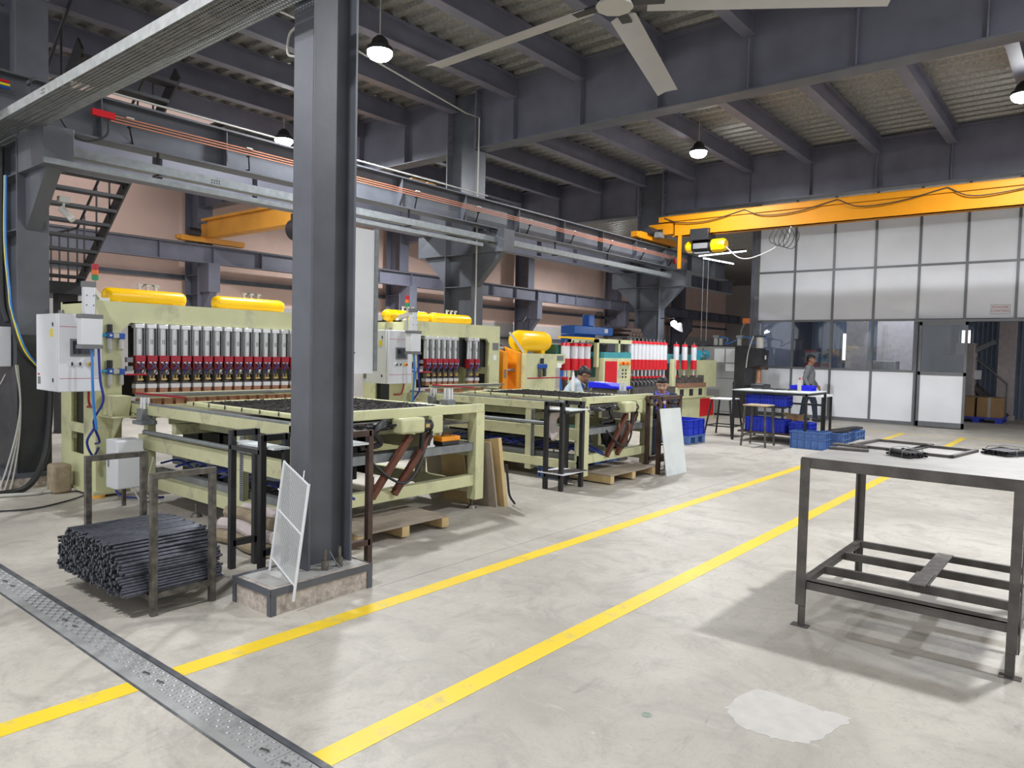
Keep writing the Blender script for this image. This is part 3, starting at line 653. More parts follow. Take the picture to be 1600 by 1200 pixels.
t = Thing('wall_equipment', 'pale boxed machine with a spout at the left of the dark doorway', 'machine', (-3.1, 24.0, 0)); t.part('body', MB().box(-3.3, -2.85, 23.6, 24.3, 0, 2.1), 'cloth_pale', bevel=.01); t.part('spout', MB().bar((-2.85, 23.9, 1.9), (-2.4, 23.9, 2.15), .2, .12), 'galv'); t.part('switch_box', MB().box(-2.85, -2.7, 23.8, 24.0, 1.1, 1.35), 'paper')
# ================================================================ welding machines
def hose(t, pts, r, m, name='hose', parent=None, n=24): return t.part(name, MB().tube(bez(pts, n), r, 6), m, parent)
def weld_head_set(t, x, ys, dz=0):
    """one welding head per y: barrel > cap, red block, holder, electrode, hoses"""
    first = None
    for k, y in enumerate(ys):
        if first is None:
            X, Y = x, y; z = dz
            b = t.part('cylinder_barrel', MB().cyl((X, Y, 1.43+z), (X, Y, 1.72+z), .043, n=16), 'silver')
            t.part('top_cap', MB().box(X-.05, X+.05, Y-.048, Y+.048, 1.715+z, 1.76+z), 'chrome', b, bevel=.004)
            t.part('tie_rod', MB().cyl((X+.043, Y-.044, 1.42+z), (X+.043, Y-.044, 1.72+z), .006, n=6).cyl((X+.043, Y+.044, 1.42+z), (X+.043, Y+.044, 1.72+z), .006, n=6), 'galv', b)
            t.part('print', MB().box(X+.0425, X+.0435, Y-.012, Y-.005, 1.55+z, 1.60+z).box(X+.0425, X+.0435, Y+.004, Y+.012, 1.55+z, 1.60+z), 'label_grey', b)
            t.part('red_block', MB().box(X-.06, X+.055, Y-.05, Y+.05, 1.28+z, 1.43+z), 'maroon', b, bevel=.004)
            t.part('front_plate', MB().box(X+.05, X+.066, Y-.05, Y+.05, 1.37+z, 1.432+z), 'red', b)
            t.part('port', MB().box(X+.055, X+.07, Y-.036, Y-.012, 1.35+z, 1.365+z).box(X+.055, X+.07, Y+.012, Y+.036, 1.35+z, 1.365+z), 'chrome', b)
            t.part('holder', MB().box(X-.04, X+.05, Y-.045, Y+.045, 1.12+z, 1.15+z).box(X-.03, X+.03, Y-.03, Y+.03, 1.15+z, 1.28+z), 'iron', b)
            t.part('brass_block', MB().box(X+.03, X+.06, Y-.03, Y+.03, 1.172+z, 1.19+z), 'brass', b)
            t.part('fitting', MB().cyl((X+.055, Y-.02, 1.19+z), (X+.06, Y-.026, 1.235+z), .008, .004, 8).cyl((X+.055, Y+.012, 1.19+z), (X+.06, Y+.016, 1.235+z), .008, .004, 8), 'brass', b)
            t.part('clamp', MB().box(X-.04, X+.058, Y-.046, Y+.046, 1.09+z, 1.135+z), 'chrome', b)
            t.part('electrode', MB().box(X-.035, X+.05, Y-.042, Y+.042, 1.03+z, 1.09+z), 'copper', b)
            t.part('hose', MB().tube(bez([(X+.06, Y-.026, 1.23+z), (X+.09, Y-.04, 1.28+z), (X+.085, Y+.01, 1.33+z), (X+.06, Y+.03, 1.36+z)], 10), .006, 5), 'navy_hose', b)
            t.part('hose', MB().tube(bez([(X+.06, Y+.016, 1.23+z), (X+.1, Y+.03, 1.29+z), (X+.08, Y-.02, 1.34+z), (X+.06, Y-.03, 1.36+z)], 10), .006, 5), 'rubber', b)
            first = b
        else:
            c = copy_tree(first, t.o); c.location = Vector(first.location)+Vector((0, y-ys[0], 0))
def frl(t, x, y, z):
    """filter-regulator-lubricator on the post"""
    b = t.part('air_regulator', MB().box(x, x+.05, y-.03, y+.03, z-.03, z+.03), 'blue', bevel=.004)
    t.part('knob', MB().cyl((x+.025, y, z+.03), (x+.025, y, z+.11), .026, n=12), 'black', b)
    t.part('gauge', MB().cyl((x+.05, y, z), (x+.058, y, z), .012, n=10), 'white', b)
    t.part('bowl', MB().lathe((x+.025, y, z-.03), (0,0,-1), [(0, .02), (.02, .024), (.11, .024), (.125, .012), (.15, .012)], 12), 'pvc', b)
    l = t.part('lubricator', MB().box(x, x+.05, y+.08, y+.14, z-.035, z+.025), 'blue', bevel=.004)
    t.part('bowl', MB().lathe((x+.025, y+.11, z-.035), (0,0,-1), [(0, .02), (.02, .023), (.10, .023), (.11, .012)], 12), 'pvc', l); t.part('bracket', MB().box(x, x+.05, y+.028, y+.082, z-.025, z+.02), 'pvc', l)
    t.part('inlet', MB().cyl((x+.025, y-.03, z), (x+.025, y-.12, z), .017, n=10), 'cyan_fit', b)
def tank(t, x, y0, y1, z, r):
    b = t.part('air_tank', MB().lathe((x, y0, z), (0,1,0), [(0, r*.35), (.02, r*.78), (.05, r*.96), (.075, r), (y1-y0-.075, r), (y1-y0-.05, r*.96), (y1-y0-.02, r*.78), (y1-y0, r*.35)], 24), 'yellow')
    for f in (.42, .52, .62):
        y = y0+(y1-y0)*f; t.part('valve', MB().cyl((x, y, z+r-.01), (x, y, z+r+.045), .02, .014, 10).box(x-.012, x+.012, y-.012, y+.04, z+r+.035, z+r+.06), 'pvc', b)
    yv = [y0+(y1-y0)*f for f in (.44, .52, .62)]; t.part('hose', MB().tube(bez([(x, yv[0]+.02, z+r+.03), (x, yv[1]-.02, z+r+.06), (x, yv[2], z+r+.05)], 10), .006), 'rubber', b)
    t.part('saddle', MB().box(x-r*.8, x+r*.8, y0+.12, y0+.17, z-r-.01, z-r*.55).box(x-r*.8, x+r*.8, y1-.17, y1-.12, z-r-.01, z-r*.55), 'yellow', b)
def machine(y0, y1, label, ncyl, cab_y, tb0, tb1, tanks, group, full=True):
    XG = -7.80; zt = 1.975; zb = 1.765; pw = .25
    t = Thing('spot_welding_machine', label, 'machine', (-6.4, (y0+y1)/2, 0), group)
    # portal frame: two plates joined, opening with chamfered corners
    poly_o = [(y0, .06), (y1, .06), (y1, zt), (y0, zt)]
    def frame(xa, xb, name):
        m = MB(); ya, yb = y0+pw, y1-pw; c = .085
        outer = [(y0, .06), (y0, zt), (y1, zt), (y1, .06)]; inner = [(ya, .06), (ya, zb-c), (ya+c, zb), (yb-c, zb), (yb, zb-c), (yb, .06)]
        poly = [outer[0], outer[1], outer[2], outer[3], inner[5], inner[4], inner[3], inner[2], inner[1], inner[0]]
        # split in convex strips
        for q in ([(y0, .06), (ya, .06), (ya, zb-c), (y0, zb-c)], [(y0, zb-c), (ya, zb-c), (ya+c, zb), (y0, zb)], [(y0, zb), (ya+c, zb), (yb-c, zb), (y1, zb), (y1, zt), (y0, zt)], [(yb-c, zb), (yb, zb-c), (y1, zb-c), (y1, zb)], [(yb, .06), (y1, .06), (y1, zb-c), (yb, zb-c)]):
            m.prism(q, 'x', xa, xb)
        return t.part(name, m, 'cream', smooth=False)
    frame(XG-.05, XG, 'front_frame'); frame(XG-.90, XG-.85, 'back_frame')
    for y in (y0, y1-.02):
        sp = t.part('side_plate', MB().box(XG-.85, XG-.62, y, y+.02, .06, zt).box(XG-.30, XG-.05, y, y+.02, .06, zt).box(XG-.62, XG-.30, y, y+.02, .06, .40).box(XG-.62, XG-.30, y, y+.02, .62, .72).box(XG-.62, XG-.30, y, y+.02, 1.18, zt), 'cream')
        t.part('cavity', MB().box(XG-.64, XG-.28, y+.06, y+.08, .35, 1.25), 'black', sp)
    t.part('top_plate', MB().box(XG-.85, XG-.05, y0, y1, zt-.02, zt), 'cream')
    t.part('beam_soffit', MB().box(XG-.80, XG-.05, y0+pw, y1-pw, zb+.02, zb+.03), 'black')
    bp = t.part('base_plate', MB().box(XG-1.05, XG+.06, y0-.04, y0+pw+.06, .03, .06).box(XG-1.05, XG+.06, y1-pw-.06, y1+.04, .03, .06), 'cream_dirty')
    for y in (y0+.05, y1-.05):
        for x in (XG-.75, XG+.15 if False else XG+.02): t.part('levelling_pad', MB().cyl((x, y-.03, 0), (x, y-.03, .03), .06, n=14), 'orange_pad', bp)
    # heads
    ys = [y0+.42+.1225*k for k in range(ncyl)] if isinstance(ncyl, int) else [y0+q for q in ncyl]
    weld_head_set(t, XG-.02, ys)
    t.part('rear_panel', MB().box(XG-.78, XG-.76, y0+pw, y1-pw, .95, 1.2), 'black')
    t.part('head_rail', MB().box(XG-.14, XG-.09, ys[0]-.05, y1-pw, 1.30, 1.74), 'black')
    lo = t.part('lower_beam', MB().box(XG-.1, XG+.30, y0+pw, y1-pw, .80, .92), 'cream_dirty')
    for y in ys: t.part('lower_electrode', MB().box(XG+.02, XG+.14, y-.045, y+.045, .92, .985), 'copper', lo)
    t.part('feed_bar', MB().box(XG+.22, XG+.30, y0+pw+.05, y1-pw-.05, 1.0, 1.055), 'cream_dirty'); t.part('feed_rail', MB().box(XG+.30, XG+.33, y0+pw, y1-pw, 1.03, 1.05), 'galv')
    t.part('red_pipe', MB().tube([(XG+.06, y0+.27, 1.235), (XG+.1, y0+.46, 1.235)], .010), 'red')
    t.part('red_pipe', MB().tube([(XG+.34, y0+pw, 1.06), (XG+1.0, y0+pw+.16, 1.05)], .011), 'red')
    for a, b in tanks: tank(t, XG-.30, a, b, zt+.075, .085)
    frl(t, XG+.01, y0+.12, 1.63); frl(t, XG+.01, y0+.12, 1.27)
    t.part('junction_box', MB().box(XG, XG+.05, y0+.28, y0+.34, 1.36, 1.41).box(XG, XG+.05, y0+.28, y0+.34, 1.27, 1.32), 'galv')
    # control cabinet on the near side of the post
    cx0, cx1, cz0, cz1 = XG-.37, XG+.20, 1.08, 1.82; ca, cb = cab_y, y0-.02
    cbn = t.part('control_cabinet', MB().box(cx0, cx1-.05, ca, cb, cz0, cz1), 'white', bevel=.006)
    t.part('cabinet_lid', MB().box(cx1-.045, cx1, ca+.002, cb, cz0, cz1), 'white', cbn, bevel=.008)
    t.part('lid_stripe', MB().box(cx1, cx1+.001, ca+.01, cb, cz1-.125, cz1-.12).box(cx1, cx1+.001, ca+.01, cb, cz0+.125, cz0+.13), 'ink_red', cbn)
    yc = (ca+cb)/2; t.part('screen', MB().box(cx1, cx1+.012, yc-.09, yc+.12, 1.42, 1.585), 'label_grey', cbn); t.part('display', MB().box(cx1+.012, cx1+.0125, yc-.07, yc+.08, 1.44, 1.565), 'screen', cbn)
    for y, c in ((yc-.08, 'black'), (yc-.01, 'black'), (yc+.09, 'label_yellow')):
        kb = t.part('selector_knob', MB().cyl((cx1, y, 1.345), (cx1+.018, y, 1.345), .024, n=14), 'chrome' if c == 'black' else c, cbn)
        kb2 = t.part('knob_cap', MB().box(cx1+.018, cx1+.03, y-.006, y+.006, 1.33, 1.362) if c == 'black' else MB().cyl((cx1+.018, y, 1.345), (cx1+.04, y, 1.345), .015, n=12), c if c == 'black' else 'red_bright', cbn)
    for z in (1.70, 1.17): t.part('latch', MB().box(cx1-.14, cx1-.12, ca-.006, ca, z, z+.035), 'black', cbn)
    t.part('warning_label', MB().box(cx1-.20, cx1-.13, ca-.002, ca, 1.60, 1.675), 'label_yellow', cbn); t.part('vent_grille', MB().box(cx0+.05, cx0+.11, ca-.004, ca, 1.14, 1.21), 'label_grey', cbn); t.part('pilot_light', MB().cyl((cx0+.08, ca, 1.235), (cx0+.08, ca-.012, 1.235), .008, n=8), 'red_bright', cbn)
    for x in (cx1-.14, cx1-.05): t.part('lifting_eye', MB().tube([(x, ca+.05, cz1), (x+.012, ca+.05, cz1+.03), (x+.036, ca+.05, cz1+.03), (x+.048, ca+.05, cz1)], .006), 'galv', cbn)
    # pendant box on its jointed arm, signal tower
    pb = t.part('pendant_box', MB().box(XG+.36, XG+.48, y0-.30, y0-.12, 1.53, 1.78), 'white', bevel=.008)
    t.part('end_band', MB().box(XG+.355, XG+.485, y0-.305, y0-.115, 1.78, 1.815).box(XG+.355, XG+.485, y0-.305, y0-.115, 1.495, 1.53), 'label_grey', pb)
    t.part('arm_link', MB().box(XG+.38, XG+.46, y0-.265, y0-.175, 1.815, 2.07), 'white', pb, bevel=.005); t.part('arm_joint', MB().box(XG+.375, XG+.465, y0-.27, y0-.17, 2.07, 2.12), 'label_grey', pb)
    t.part('arm_beam', MB().bar((XG+.40, y0-.2, 2.06), (XG-.25, y0+.12, 2.02), .06, .06), 'pvc', pb)
    t.part('arm_bolts', MB().cyl((XG+.46, y0-.25, 1.90), (XG+.464, y0-.25, 1.90), .006, n=6).cyl((XG+.46, y0-.19, 1.90), (XG+.464, y0-.19, 1.90), .006, n=6).cyl((XG+.46, y0-.25, 1.99), (XG+.464, y0-.25, 1.99), .006, n=6).cyl((XG+.46, y0-.19, 1.99), (XG+.464, y0-.19, 1.99), .006, n=6), 'black', pb)
    t.part('arm_foot', MB().box(XG-.34, XG-.16, y0+.04, y0+.2, zt, zt+.04), 'white', pb)
    sx, sy = XG+.10, y0-.04
    st = t.part('signal_tower', MB().cyl((sx, sy, zt-.35), (sx, sy, 2.17), .012, n=8), 'pvc')
    for z, c in ((2.165, 'green_lens'), (2.215, 'amber_lens'), (2.265, 'red_lens')): t.part('lens', MB().cyl((sx, sy, z), (sx, sy, z+.047), .03, n=14), c, st)
    t.part('tower_cap', MB().cyl((sx, sy, 2.312), (sx, sy, 2.32), .03, n=14), 'red_lens', st)
    # hoses dropping from the pendant and cabinet
    hose(t, [(XG+.42, y0-.19, 1.5), (XG+.43, y0-.19, 1.2), (XG+.38, y0-.16, .95), (XG+.34, y0-.12, .72)], .013, 'blue_hose')
    hose(t, [(XG+.44, y0-.14, 1.5), (XG+.45, y0-.13, 1.2), (XG+.44, y0-.10, 1.0), (XG+.32, y0-.14, .8), (XG+.25, y0-.06, .6), (XG+.05, y0-.02, .55)], .012, 'navy_hose')
    hose(t, [(XG+.34, y0-.14, .74), (XG+.27, y0-.18, .6), (XG+.2, y0-.1, .45), (XG+.02, y0+.02, .5)], .012, 'navy_hose')
    hose(t, [(XG+.02, y0+.14, .34), (XG+.10, y0+.14, .2), (XG+.2, y0+.13, .05), (XG+.4, y0+.25, .015), (XG+.5, y0+.45, .015)], .011, 'navy_hose')
    hose(t, [(XG+.15, y0-.12, 1.09), (XG+.1, y0-.1, .98), (XG+.0, y0-.05, .92), (XG-.2, y0+.0, .9)], .012, 'red')
    # ---------------- feed table
    xt = -4.72; zt2 = 1.04; m = MB()
    rail = t.part('side_rail', MB().box(XG+.05, xt-.06, tb0, tb0+.07, .86, .955), 'cream_dirty', bevel=.004); t.part('linear_guide', MB().box(XG+.05, xt-.05, tb0+.015, tb0+.05, .955, .975), 'galv', rail)
    rail2 = t.part('side_rail', MB().box(XG+.05, xt-.06, tb1-.07, tb1, .86, .955), 'cream_dirty', bevel=.004); t.part('linear_guide', MB().box(XG+.05, xt-.05, tb1-.05, tb1-.015, .955, .975), 'galv', rail2)
    for y in (tb0, tb1-.09):
        t.part('mid_rail', MB().box(XG+.4, xt-.1, y, y+.08, .52, .66), 'cream_dirty', bevel=.004)
        t.part('bottom_rail', MB().box(XG+.5, xt-.06, y, y+.09, .16, .27), 'cream_dirty', bevel=.004)
        for x in (xt-.10, xt-.85, XG+.55): t.part('leg', MB().box(x-.045, x+.045, y+.005, y+.085, .10, .87), 'cream_dirty', bevel=.004)
        for x in (xt-.10, xt-1.6, XG+.55):
            f = t.part('levelling_foot', MB().cyl((x, y+.04, .03), (x, y+.04, .12), .011, n=8).cyl((x, y+.04, 0), (x, y+.04, .03), .055, .035, 14), 'bolt')
    t.part('shaft', MB().cyl((XG+.6, tb0-.03, .70), (xt-.55, tb0-.03, .70), .022, n=12), 'galv')
    t.part('chain_tray', MB().box(XG+.55, xt-.2, tb0+.09, tb0+.17, .27, .33), 'galv_dull'); t.part('chain_tray', MB().box(xt-.80, xt-.75, tb0-.004, tb0+.001, .27, .86), 'galv')
    sl = MB()
    for k in range(30): sl.box(xt-.79, xt-.76, tb0-.006, tb0-.004, .28+.019*k, .288+.019*k)
    t.part('chain_slots', sl, 'black')
    t.part('front_beam', MB().box(xt-.07, xt, tb0+.02, tb1, .96, zt2), 'cream', bevel=.004)
    t.part('front_lower_rail', MB().box(xt-.12, xt-.03, tb0, tb1-.05, .24, .345), 'cream', bevel=.004)
    t.part('front_shelf', MB().box(xt-.20, xt-.04, tb0+.05, tb1-.05, .64, .66).box(xt-.05, xt-.035, tb0+.05, tb1-.05, .585, .66), 'galv')
    t.part('corner_post', MB().box(xt-.11, xt-.005, tb1-.11, tb1+.01, .10, .97), 'cream', bevel=.004); t.part('corner_post', MB().box(xt-.11, xt-.005, tb0, tb0+.10, .10, .97), 'cream', bevel=.004)
    # underframe: cross beams, plus pan, black boxes and skirt added to darken the inside
    t.part('shade_pan', MB().box(XG+.35, xt-.12, tb0+.08, tb1-.08, .845, .855), 'iron')  # added plate, blocks light so the floor beneath falls dark
    for k in range(3): xk = XG+.45+.40*k; t.part('transformer', MB().box(xk, xk+.32, tb0+.42, tb1-.35, .14, .70), 'black', bevel=.01)  # black boxes added for the dark stuff and shade under the bed
    t.part('cross_beam', MB().box(XG+.95, XG+1.03, tb0+.07, tb1-.07, .70, .80), 'cream_dirty'); t.part('cross_beam', MB().box(xt-.95, xt-.86, tb0+.07, tb1-.07, .70, .80), 'cream_dirty')
    t.part('inner_rail', MB().box(XG+.4, xt-.9, tb0+.30, tb0+.36, .74, .83), 'cream'); t.part('inner_rail', MB().box(XG+.4, xt-.5, tb0+.34, tb0+.38, .33, .44), 'galv_dull')
    t.part('shade_skirt', MB().box(XG+.4, XG+1.5, tb1-.12, tb1-.10, .16, .84), 'black')  # black sheet standing in for the shade inside the table
    t.part('name_plate', MB().box(XG, XG+.003, y1-.18, y1-.03, 1.58, 1.70), 'label_grey'); t.part('inspection_label', MB().box(XG, XG+.003, y1-.15, y1-.08, 1.42, 1.50), 'paper')
    # carriage frame with the black mesh bed
    cf = t.part('carriage_frame', MB().box(xt-2.05, xt-.2, tb0+.17, tb0+.25, .975, 1.01).box(xt-2.05, xt-.2, tb1-.25, tb1-.17, .975, 1.01).box(xt-.28, xt-.2, tb0+.25, tb1-.25, .975, 1.01).box(xt-2.05, xt-1.97, tb0+.25, tb1-.25, .975, 1.01), 'cream', bevel=.004)
    bed = MB(); bx0, bx1, by0, by1 = xt-1.95, xt-.3, tb0+.28, tb1-.28
    nb = 46
    for k in range(nb): x = bx0+(bx1-bx0)*k/(nb-1); bed.box(x-.006, x+.006, by0, by1, .985, 1.002+.004*random.random())
    nb = 26
    for k in range(nb): y = by0+(by1-by0)*k/(nb-1); bed.box(bx0, bx1, y-.006, y+.006, .998, 1.008)
    for k in range(500):
        x = random.uniform(bx0, bx1); y = random.uniform(by0, by1); a = random.uniform(0, PI); bed.bar((x, y, 1.008), (x+.03*math.cos(a), y+.03*math.sin(a), 1.010+.006*random.random()), .006, .008)
    q = t.part('mesh_bed', bed, 'mesh_bed', cf, smooth=False); q['kind'] = 'stuff'
    t.part('bed_plate', MB().box(bx0, bx1, by0, by1, .975, .985), 'black', cf)
    for k in range(6): t.part('stop_pin', MB().cyl((xt-1.9+.28*k, tb0+.16, .985), (xt-1.9+.28*k, tb0+.165, 1.02), .006, n=8), 'iron', cf)
    # clamp cylinders on the guides
    for x, y in ((XG+.55, tb0+.0), (xt-.45, tb1-.05)):
        c = t.part('clamp_cylinder', MB().box(x-.055, x+.055, y-.06, y+.05, .80 if y < tb0+.3 else .975, .92 if y < tb0+.3 else 1.06), 'galv', bevel=.005); z = .92 if y < tb0+.3 else 1.06
        for a in (-.03, .03): t.part('guide_rod', MB().cyl((x+a, y-.02, z), (x+a, y-.02, z+.11), .014, n=10).cyl((x+a, y+.02, z), (x+a, y+.02, z+.11), .012, n=10), 'chrome', c)
        t.part('cylinder_foot', MB().box(x-.1, x+.1, y-.08, y+.07, z-.15, z-.115), 'galv', c)
    # drive unit at the front
    ym = tb0+(tb1-tb0)*.47
    gb = t.part('gearbox_cover', MB().box(xt-.08, xt+.12, ym-.05, ym+.22, .83, .965), 'cream', bevel=.02)
    t.part('servo_motor', MB().lathe((xt+.02, ym+.22, .88), (0,1,0), [(0, .045), (.01, .06), (.09, .06), (.1, .05), (.15, .05), (.155, .03)], 14), 'black', gb); t.part('motor_plate', MB().box(xt+.075, xt+.083, ym+.26, ym+.31, .87, .90), 'brass', gb)
    t.part('motor_plug', MB().cyl((xt+.03, ym+.27, .83), (xt+.03, ym+.26, .66), .022, n=10).cyl((xt+.05, ym+.36, .83), (xt+.04, ym+.33, .70), .018, n=10), 'black', gb)
    t.part('back_cover', MB().box(xt-.08, xt+.04, ym+.38, ym+.52, .80, .965), 'cream', gb, bevel=.01)
    for k in range(3):
        pts = [(xt-.03, ym-.05-.02*k, .93), (xt+.02, ym-.18, .94-.02*k), (xt+.03, ym-.28, .86), (xt+.02, ym-.20, .75+.01*k), (xt-.05, ym-.36, .72)]
        hose(t, pts, .02, 'black', 'cable_chain')
    for k in range(10):
        a = (xt+.0, ym-.75+.08*k, .90+.03*random.random()); hose(t, [a, (xt+.05*random.random(), a[1]+.1, .85+.1*random.random()), (xt-.04, a[1]+.22, .9)], .011, 'black' if k % 3 else 'galv', 'cable', n=8)
    t.part('drive_bar', MB().box(xt-.1, xt-.04, tb0+.1, ym+.2, .87, .93), 'iron'); t.part('cross_channel', MB().box(xt-.6, xt-.5, tb0+.05, tb1-.05, .83, .89), 'iron')
    for dy in (0.05, .30):
        t.part('diagonal_strut', MB().bar((xt+.03, ym+dy+.07, .80), (xt-.01, ym+dy-.32, .30), .055, .05, (1,0,0)), 'rust_bar', bevel=.003)
    hose(t, [(xt+.0, ym-.3, .62), (xt+.05, ym-.12, .46), (xt+.06, ym+.05, .40), (xt+.05, ym+.2, .50), (xt+.0, ym+.33, .66)], .013, 'rubber', 'drive_cable')
    for k in range(22):
        y = tb0+.12+random.random()*.25; hose(t, [(XG+.6+.1*k, y, .36+.02*random.random()), (XG+.85+.1*k, y+.1*random.random(), .43), (XG+1.1+.1*k, y+.1, .35)], .011, ('navy_hose', 'rubber', 'navy_hose')[k % 3], n=10)
    return t
m1 = machine(2.98, 5.78, 'long cream welding machine with two yellow tanks, nearest the camera', 18, 2.58, 3.22, 5.36, ((3.16, 4.04), (4.36, 5.30)), 'cream multi-head welding machines')
m2 = machine(7.08, 9.20, 'shorter cream welding machine with touching yellow tanks, behind the pillar', (.46, .58, .70, .82, .94, 1.06, 1.40, 1.54), 6.62, 7.15, 8.80, ((6.95, 7.83), (7.86, 8.78)), 'cream multi-head welding machines')
# extra low cabinet on machine 1
t = Thing('switch_box', 'small white switch box on the post foot behind the rod rack', 'box', (-7.15, 3.05, .18))
t.part('body', MB().box(-7.35, -7.12, 2.90, 3.14, .18, .64), 'white', bevel=.005); t.part('door', MB().box(-7.12, -7.10, 2.905, 3.135, .19, .63), 'white', bevel=.003); t.part('handle', MB().box(-7.3, -7.28, 2.893, 2.90, .38, .48), 'galv')
t.part('stand', MB().box(-7.25, -7.22, 3.0, 3.03, 0, .18), 'iron')
t.part('cable', MB().tube(bez([(-7.1, 3.1, .2), (-7.0, 3.15, .1), (-6.9, 3.1, .3), (-6.85, 3.12, .5)], 14), .008), 'pvc'); t.part('cable', MB().tube(bez([(-7.12, 3.05, .18), (-7.05, 3.1, .05), (-6.95, 3.15, .12), (-6.9, 3.12, .3)], 14), .009), 'pvc')
t = Thing('post_bracket', 'cream bracket plate on the front of the nearest machine post', 'bracket', (-7.7, 3.1, .82)); t.part('plate', MB().box(-7.8, -7.45, 3.0, 3.25, .82, .83), 'cream_dirty'); t.part('cone', MB().prism([(-7.78, .83), (-7.56, .83), (-7.50, 1.03), (-7.78, 1.03)], 'y', 3.04, 3.2), 'cream_dirty', smooth=False); t.part('rib', MB().prism([(-7.8, .82), (-7.8, .5), (-7.5, .82)], 'y', 3.11, 3.125), 'cream_dirty', smooth=False)
# tall white panel fixed to the far post of machine 1
t = Thing('hanging_board', 'tall white flat board hanging beside the foreground pillar', 'board', (-7.3, 5.9, 1.24))
t.part('board', MB().box(-7.32, -7.30, 5.35, 6.10, 1.24, 3.06), 'white'); t.part('edge_profile', MB().box(-7.335, -7.285, 6.10, 6.16, 1.27, 3.08), 'galv'); t.part('bracket', MB().box(-7.81, -7.32, 5.6, 5.66, 1.6, 1.66).box(-7.81, -7.32, 5.6, 5.66, 1.86, 1.92), 'galv')
# ================================================================ rack of steel rods
t = Thing('rod_rack', 'low worn angle-iron rack with two upright hoops, holding the rods', 'rack', (-4.65, 2.07, 0))
AX, BX, YA, YB = -4.15, -5.07, 1.89, 2.24
for x in (AX, BX):
    ht = .82
    h = t.part('hoop_bar', MB().box(x-.018, x+.018, YA-.018, YB+.018, ht-.036, ht), 'iron_worn', bevel=.002)
    for y in (YA, YB): t.part('post', MB().box(x-.018, x+.018, y-.018, y+.018, 0, ht-.036), 'iron_worn', bevel=.002)
    t.part('base_bar', MB().box(x-.015, x+.015, YA, YB, .10, .13), 'iron_worn')
for y in (YA, YB): t.part('cross_bar', MB().box(BX, AX, y-.015, y+.015, .085, .115), 'iron_worn')
rods = []; r = .0088; row = 0; z = .130
def half(zz): return .485-.02*((zz-.13)/.1) if zz < .30 else .45-(zz-.30)*1.6
while z < .40:
    w = half(z); x = -4.66-w+(r if row % 2 else 0)
    while x < -4.66+w:
        rods.append((x+random.uniform(-.002, .002), z+random.uniform(-.002, .002), random.uniform(-.025, .025))); x += 2*r+.0004
    z += r*1.78; row += 1
# how exposed is each rod: top of its column or near the camera side
def show(q):
    x, z_, d = q; return max(0, (z_-.14)/.29)*1.0+max(0, (x+5.05)/.9)*.7+random.random()*.25
rods.sort(key=show, reverse=True)
rl = .58; yc = 2.03
rm = MB().cyl((0, -rl/2, 0), (0, rl/2, 0), r, n=8)
proto = None
for x, z_, d in rods[:300]:
    if proto is None:
        proto = rm.build('steel_rod', 'rod'); o = proto
    else:
        o = proto.copy(); COL.objects.link(o)
    o.location = (x, yc+d, z_); o.rotation_euler = (0, 0, random.uniform(-.006, .006)); tag(o, 'thin dark steel rod in the bundle on the low rack', 'rod', 'steel rods stacked on the low rack')
rest = MB()
for x, z_, d in rods[300:]: rest.cyl((x, yc+d-rl/2, z_), (x, yc+d+rl/2, z_), r, n=8)
o = rest.build('steel_rods', 'rod'); tag(o, 'remaining dark steel rods packed inside the bundle', 'rods', 'steel rods stacked on the low rack', 'stuff')
# ================================================================ stands of black angle iron
def stand(name_label, x0, x1, y0, y1, h, axis, m='steel_black', sheet=True, low=True, group='narrow angle-iron stands', w=.042):
    t = Thing('angle_stand', name_label, 'stand', ((x0+x1)/2, (y0+y1)/2, 0), group); z = h
    for x in (x0, x1):
        for y in (y0, y1): t.part('leg', MB().box(x-w/2, x+w/2, y-w/2, y+w/2, 0, z), m, bevel=.002)
    if axis == 'x':
        for y in (y0, y1): t.part('top_bar', MB().box(x0, x1, y-w/2, y+w/2, z-w, z), m); t.part('foot_bar', MB().box(x0, x1, y-w/2, y+w/2, .14, .14+w), m)
        for x in (x0, x1): t.part('shelf_bar', MB().box(x-w/2, x+w/2, y0, y1, z-.13, z-.10), m)
    else:
        for x in (x0, x1): t.part('top_bar', MB().box(x-w/2, x+w/2, y0, y1, z-w, z), m); t.part('foot_bar', MB().box(x-w/2, x+w/2, y0, y1, .16, .16+w), m)
        for y in (y0, y1): t.part('shelf_bar', MB().box(x0, x1, y-w/2, y+w/2, z-.13, z-.10), m)
    return t
stand('narrow black angle-iron stand between the pillar and the rod rack', -4.66, -4.29, 2.66, 2.84, .97, 'y')
single('plywood_sheet', MB().box(-4.72, -4.2, 2.69, 2.81, .872, .886), 'sheet_white', 'pale sheet lying in the black stand left of the pillar', 'sheet', (-4.45, 2.75, .87))
stand('brown angle-iron stand half hidden behind the foreground pillar', -4.32, -4.02, 3.08, 3.34, .98, 'y', 'iron_rust')
single('plywood_sheet', MB().box(-4.36, -3.98, 3.12, 3.30, .882, .896), 'sheet_white', 'pale sheet in the brown stand right of the pillar', 'sheet', (-4.2, 3.2, .88))
sb = stand('black angle-iron stand before the second feed table', -4.92, -4.70, 6.66, 7.06, 1.0, 'x', w=.046)
single('plywood_sheet', MB().box(-4.95, -4.62, 6.69, 7.09, .905, .918), 'sheet_white', 'pale sheet on top of the black stand before the second feed table', 'sheet', (-4.8, 6.9, .9))
t = Thing('metal_offcuts', 'pale sheet with thin steel strips on the low shelf of the black stand', 'sheet', (-4.8, 6.9, .186)); t.part('sheet', MB().box(-5.0, -4.64, 6.62, 7.10, .186, .196), 'white_panel')
for k in range(6): t.part('strip', MB().bar((-4.98+.05*k, 6.62, .203), (-4.75+.03*k, 7.08, .203), .012, .006), 'iron')
